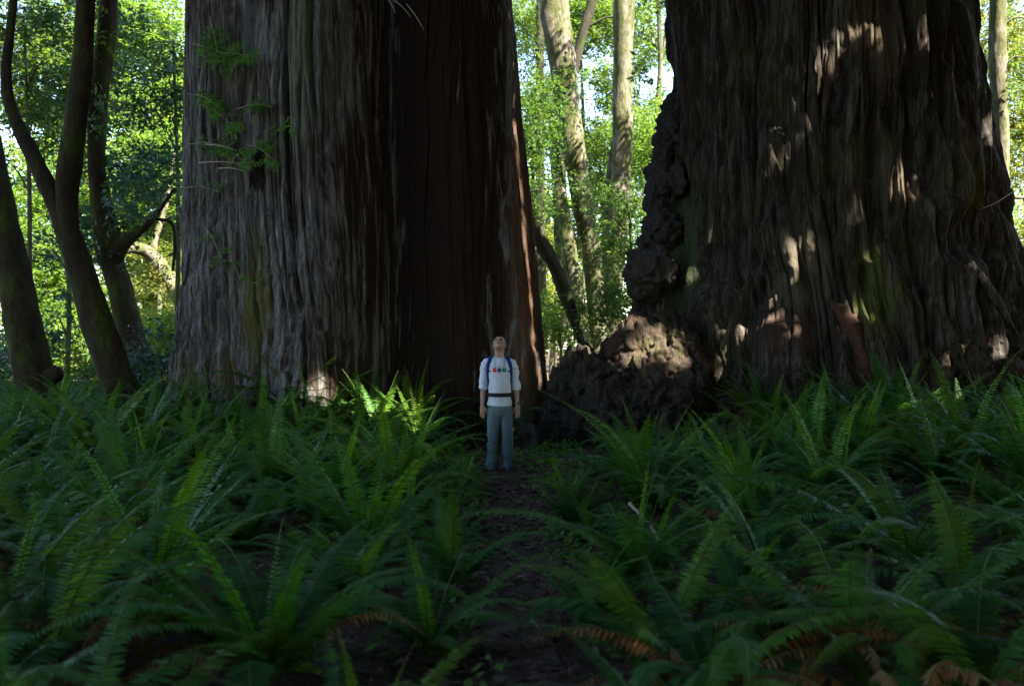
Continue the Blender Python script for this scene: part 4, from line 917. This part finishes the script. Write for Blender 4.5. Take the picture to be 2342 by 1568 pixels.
bvh = BVHTree.FromPolygons([tuple(v) for v in co], [tuple(int(i) for i in f) for f in q])
def front(x, z, off=0.003):
    h = bvh.ray_cast(Vector((x, -1, z)), Vector((0, 1, 0)))[0]
    return np.array((x, (h.y if h is not None else -0.05) - off, z))
def patch(name, fn, mat, nu=7, nv=7):
    uv = [(u, v) for v in np.linspace(0, 1, nv) for u in np.linspace(0, 1, nu)]
    c = np.array([front(*fn(u, v)) for u, v in uv]); i = (np.arange(nv - 1)[:, None] * nu + np.arange(nu - 1)[None, :]).ravel()
    return mesh_np(name, c, np.stack([i, i + 1, i + nu + 1, i + nu], -1), mat, shirt, True)
zt, zb = 1.302, 1.250
def rz_(v): return zb + (zt - zb) * v
patch('print_mark', lambda u, v: (-.097 + .060 * u - (.012 * max(0, (v - .55) / .45) ** 2 if u > .5 else 0), rz_(v)), M['red_p'])
patch('print_mark', lambda u, v: (-.029 + .060 * u + (.006 * (1 - abs(2 * v - 1)) * (1 - 2 * u)), rz_(v)), M['teal_p'])
patch('print_mark', lambda u, v: (.036 + .028 * u + (1 - u) * .018 * abs(2 * v - 1), rz_(v)), M['teal_p'])
patch('print_mark', lambda u, v: (.066 + .034 * u, rz_(v)), M['green_p'])
for k in range(7): patch('print_letter', lambda u, v, k=k: (-.05 + .017 * k + .011 * u, 1.226 + .010 * v), M['faint_p'], 3, 3)
# trousers
tr = [loft([(0, 0, .955, .138, .092), (0, 0, .88, .152, .103), (0, .003, .83, .160, .110), (0, .005, .80, .172, .124), (0, .008, .72, .165, .115), (0, .008, .68, .13, .09)], 32)]
for s, zb_ in ((-1, .02), (1, .045)):
    tr.append(loft([(s * .085, .004, .80, .088, .108), (s * .090, .004, .66, .093, .105), (s * .096, .0, .52, .088, .094), (s * .104, .006, .38, .081, .087), (s * .112, .014, .22, .075, .085), (s * .114, .016, .08, .078, .09), (s * .114, .012, zb_, .080, .094)], 24))
co, q, nm = voxel_union(tr, 0.009, 2)
f1 = ridge(co[:, 0] * 6 + co[:, 2] * 5, co[:, 1] * 6, co[:, 2] * 8); f2 = fbm(co[:, 0] * 12, co[:, 1] * 12, co[:, 2] * 5, 3); low = np.clip((.5 - co[:, 2]) / .4, 0, 1)
co = co + nm * (0.018 * f1 * (0.25 + low) + 0.006 * f2)[:, None]
mesh_np('trousers', co, q, M['trousers'], man, True)
for s in (-1, 1):
    co, q, nm = voxel_union([ball_data((s * .118, -.03, .035), (.046, .125, .034)), ball_data((s * .116, .05, .045), (.042, .06, .045)), ball_data((s * .116, .03, .08), (.045, .055, .05)), ball_data((s * .12, -.01, .012), (.05, .145, .014))], 0.008, 1)
    mesh_np('shoe', co, q, M['shoe'], man, True)
co, q = tube_data([(.2495, -.010, .872), (.2505, -.013, .85)], [[.031, .033], [.030, .032]], 6, 16, ref=(1, 0, 0)); wt = mesh_np('watch', co, q, M['steel'], man, True)
co, q = tube_data([(.262, -.043, .861), (.263, -.049, .861)], [.015, .014], 4, 14, ref=(1, 0, 0)); mesh_np('dial', co, q, M['black'], wt, True)
g_ = Geo()
for s, xt, xb in ((-1, -.068, -.060), (1, .072, .068)):
    g_.add(*tube_data([np.array((xt * .9, .03, 1.452)), np.array((xt, -.045, 1.432)), front(xt, 1.39, .006), front(xb, 1.33, .006), front(xb, 1.30, .006)], [.0035] * 5, 24, 6))
g_.add(*tube_data([front(-.060, 1.305, .006), front(-.02, 1.318, .006), front(.03, 1.318, .006), front(.068, 1.305, .006)], [.0022] * 4, 16, 6))
g_.build('neck_cord', plain('grey_blue_cord', (.12, .16, .24), .7), man)
# backpack worn by the man
pk = empty('backpack', (PM[0], PM[1], PZ0)); tag(pk, 'dark blue backpack with shoulder straps and black hip belt, worn by the man', 'backpack')
bag = [loft([(0, .20, .93, .12, .07), (0, .22, 1.0, .15, .10), (0, .23, 1.2, .155, .11), (0, .22, 1.36, .14, .09), (0, .21, 1.43, .09, .05)], 28), ball_data((0, .30, 1.1), (.11, .06, .13))]
co, q, nm = voxel_union(bag, 0.012, 2); mesh_np('bag', co, q, M['blue'], pk, True)
for s in (-1, 1):
    xs = [(.120, 1.43), (.135, 1.40), (.158, 1.34), (.172, 1.27), (.168, 1.19), (.160, 1.12)]
    P = [np.array((s * .105, .15, 1.36)), np.array((s * .112, .07, 1.435)), np.array((s * .12, -.01, 1.437))] + [front(s * min(x, .165), z, .010) for x, z in xs[1:]] + [np.array((s * .165, -.02, 1.04)), np.array((s * .15, .15, 1.0))]
    wv = [.026] * 3 + [.026, .026, .023, .018, .014] + [.010, .010]
    co, q = tube_data(P, np.column_stack([wv, [.008] * len(wv)]), 70, 12, ref=(1, 0, 0)); stp = mesh_np('shoulder_strap', co, q, M['blue'], pk, True)
    a = front(s * .150, 1.262, .012); b_ = front(s * .120, 1.262, .008)
    co, q = tube_data([a, b_], [.010, .006], 6, 8); mesh_np('buckle', co, q, M['black'], stp, True)
co, q = loft([(0, .004, .940, .178, .141), (0, .004, .946, .182, .145), (0, .004, .984, .182, .145), (0, .004, .990, .178, .141)], 40, 12); hb = mesh_np('hip_belt', co, q, M['black'], pk, True)
co, q = ball_data((0.0, -.142, .967), (.03, .010, .017)); mesh_np('buckle', co, q, M['black'], hb, True)

def slim(o):                                   # narrower below the neck
    for ch in o.children:
        if ch.type == 'MESH':
            c = np.empty(len(ch.data.vertices) * 3, np.float32); ch.data.vertices.foreach_get('co', c); c = c.reshape(-1, 3)
            t = np.clip((c[:, 2] - 1.40) / 0.07, 0, 1); c[:, 0] *= 0.875 + 0.125 * t * t * (3 - 2 * t); c[:, 0] += 0.006 * np.sin(c[:, 2] * 3.1)
            ch.data.vertices.foreach_set('co', c.ravel()); ch.data.update()
        slim(ch)
slim(man); slim(pk)

CANOPY_WINDOWS = [(-15, 4, 11, 11), (0.5, 9.5, 9.5, 4.6)]  # openings left in the added canopy to let sky light in
RING = (-60, 112)
SKY, SUNE, EXPO = 0.065, 4.0, 3.3
# ------------------------------------------------------------------ overhead canopy added out of frame to shade the grove, gaps cut for flecks
rs = np.random.RandomState(321); n = 26000
cx_ = rs.uniform(-27, 32, n); cy_ = rs.uniform(-26, 22.0, n); cz_ = rs.uniform(11.6, 17.5, n)
keep = np.ones(n, bool)
for (wx, wy, rx, ry) in CANOPY_WINDOWS:
    d = np.hypot((cx_ - wx) / rx, (cy_ - wy) / ry); keep &= (d + 0.35 * fbm(cx_ * 0.3, cy_ * 0.3, 1.0, 2)) > 1
for tx, ty, tr_ in ((*TREE_L, 2.4), (*TREE_R, 2.4)): keep &= np.hypot(cx_ - tx, cy_ - ty) > tr_
hi = np.stack([7.8 + 11.5 * rs.uniform(-1, 1, 5200), 3.4 + 6.0 * rs.uniform(-1, 1, 5200), rs.uniform(22, 25, 5200)], -1)  # extra high patch added to block sun through the overhead opening
pts = np.concatenate([np.stack([cx_, cy_, cz_], -1)[keep], hi])
co, q, tone = sprays(pts, rs, 11, 0.62, 0.30, 1.4, 0.1, 0.55)
cen = co.reshape(-1, 4, 3).mean(1)
FLECKS = [(1170, 190, 18.8, .26), (1178, 280, 18.8, .3), (1186, 350, 18.8, .26), (1196, 440, 18.7, .3), (1204, 530, 18.7, .3), (1212, 610, 18.6, .3), (1219, 700, 18.6, .32), (1224, 780, 18.5, .3), (1230, 860, 18.5, .28), (1250, 940, 18.8, .25), (1160, 60, 18.8, .2),
          (1480, 790, 17.5, .32), (1530, 765, 17.5, .25), (1540, 845, 17.3, .28), (1470, 850, 17.5, .2), (1400, 880, 17.6, .2), (1570, 625, 18.2, .14),
          (1850, 640, 16.8, .3), (1835, 555, 17.0, .28), (1880, 500, 17.0, .16), (1870, 240, 17.3, .16), (1905, 150, 17.3, .2), (1930, 60, 17.4, .2), (2010, 60, 17.4, .24), (2075, 395, 17.4, .26), (2060, 450, 17.4, .18), (1985, 680, 16.8, .2), (1845, 730, 16.7, .18), (2010, 560, 17.0, .12),
          (2120, 90, 17.6, .26), (2165, 180, 17.7, .16), (1760, 380, 17.2, .16), (1800, 300, 17.2, .14), (1935, 330, 17.2, .14), (2230, 330, 18.4, .2), (2280, 790, 16.9, .16), (2170, 820, 16.7, .16), (2215, 640, 17.2, .16), (1970, 470, 17.1, .1), (1700, 480, 17.3, .12),
          (870, 915, 16.0, .6), (960, 920, 16.0, .55), (790, 900, 16.3, .4), (700, 920, 16.4, .3), (930, 985, 15.8, .25), (1130, 1090, 13.3, .10), (1260, 1095, 13.1, .12), (1465, 965, 14.5, .2), (2080, 970, 14.5, .25), (1990, 1010, 13.5, .2), (2210, 930, 15.0, .2), (2330, 970, 15.5, .25)]
SIDE = np.array((-SUN_H[1], SUN_H[0], 0.0))
_fr = random.Random(12)
FLECKS += [(_fr.uniform(1690, 2210), _fr.uniform(0, 700), 17.2, 0.03) for _ in range(12)]
kq = np.ones(len(cen), bool)
for (px, py, Y_, r_) in FLECKS:
    w = cen - at(px, py, Y_); al = w @ SUN; pe = w - al[:, None] * SUN; ph = pe @ SIDE; pr = np.sqrt((ph * 1.35) ** 2 + (np.linalg.norm(pe, axis=1) ** 2 - ph ** 2) * 0.62)
    kq &= ~((al > 0) & (pr < r_ * 0.62 + 0.165))  # leaves cut away along sun rays so flecks land on chosen spots
co = co.reshape(-1, 4, 3)[kq].reshape(-1, 3); q = np.arange(len(co)).reshape(-1, 4); tone = tone[kq]
M['canopy'] = leaf_mat('canopy_leaf', (0.03, 0.06, 0.018), (0.03, 0.06, 0.01), gloss=0.2, tw=0.25)
o = mesh_np('canopy_blocker', co, q, M['canopy'], rnd=tone); tag(o, 'unseen foliage added overhead to shade the grove and shape the sun flecks', 'foliage', kind='stuff')
# unseen forest ring added behind the camera to block low sky light
rs = np.random.RandomState(55); blobs = []
for a in np.arange(RING[0], RING[1], 6):
    rr_ = 27 + 5 * rs.rand(); x, y = rr_ * math.sin(R(a)), 4 - rr_ * math.cos(R(a)); hz = 15 + 4 * rs.rand()
    blobs.append((x, y, hz * .5, 2.6, 2.6, hz * .55))
pts = blob_points(blobs, 4200, rs); co, q, tone = sprays(pts, rs, 12, 0.6, 0.3, 1.6, 0.2, 0.5)
o = mesh_np('woodland', co, q, M['canopy'], rnd=tone); tag(o, 'unseen forest added behind the viewer and to the right to block sky light', 'woodland', kind='stuff')

# ------------------------------------------------------------------ light and camera
w = bpy.data.worlds.new('World'); sc.world = w; w.use_nodes = True; nt = w.node_tree
sky = nt.nodes.new('ShaderNodeTexSky'); sky.sky_type = 'NISHITA'; sky.sun_disc = False; sky.sun_elevation = SUN_EL
sky.sun_rotation = math.atan2(SUN[0], SUN[1]); sky.air_density = 1.0; sky.dust_density = 0.6
bg = nt.nodes['Background']; bg.inputs['Strength'].default_value = SKY; nt.links.new(sky.outputs[0], bg.inputs['Color'])
sl = bpy.data.lights.new('sun', 'SUN'); sl.energy = SUNE; sl.angle = R(0.5); sl.color = (1.0, 0.95, 0.86)
so = bpy.data.objects.new('sun', sl); C.objects.link(so); so.rotation_euler = Vector(-SUN).to_track_quat('-Z', 'Y').to_euler()
cam = bpy.data.cameras.new('camera'); co_ = bpy.data.objects.new('camera', cam); C.objects.link(co_)
co_.location = (0, 0, CAMZ); co_.rotation_euler = (R(90), 0, 0); cam.sensor_width = 36; cam.lens = 36 * FPX / 2342; cam.clip_end = 800; cam.clip_start = 0.05
cam.dof.use_dof = True; cam.dof.focus_distance = 16.5; cam.dof.aperture_fstop = 2.2
sc.camera = co_
sc.view_settings.view_transform = 'Standard'; sc.view_settings.look = 'None'; sc.view_settings.exposure = EXPO; sc.view_settings.gamma = 1
cy = sc.cycles
cy.max_bounces = 6; cy.diffuse_bounces = 4; cy.glossy_bounces = 2; cy.transmission_bounces = 3; cy.transparent_max_bounces = 4; cy.caustics_reflective = False; cy.caustics_refractive = False
cy.use_denoising = True; cy.denoising_prefilter = 'NONE'; cy.denoising_input_passes = 'RGB_ALBEDO_NORMAL'; cy.use_adaptive_sampling = False; cy.sample_clamp_indirect = 6; cy.filter_width = 1.5
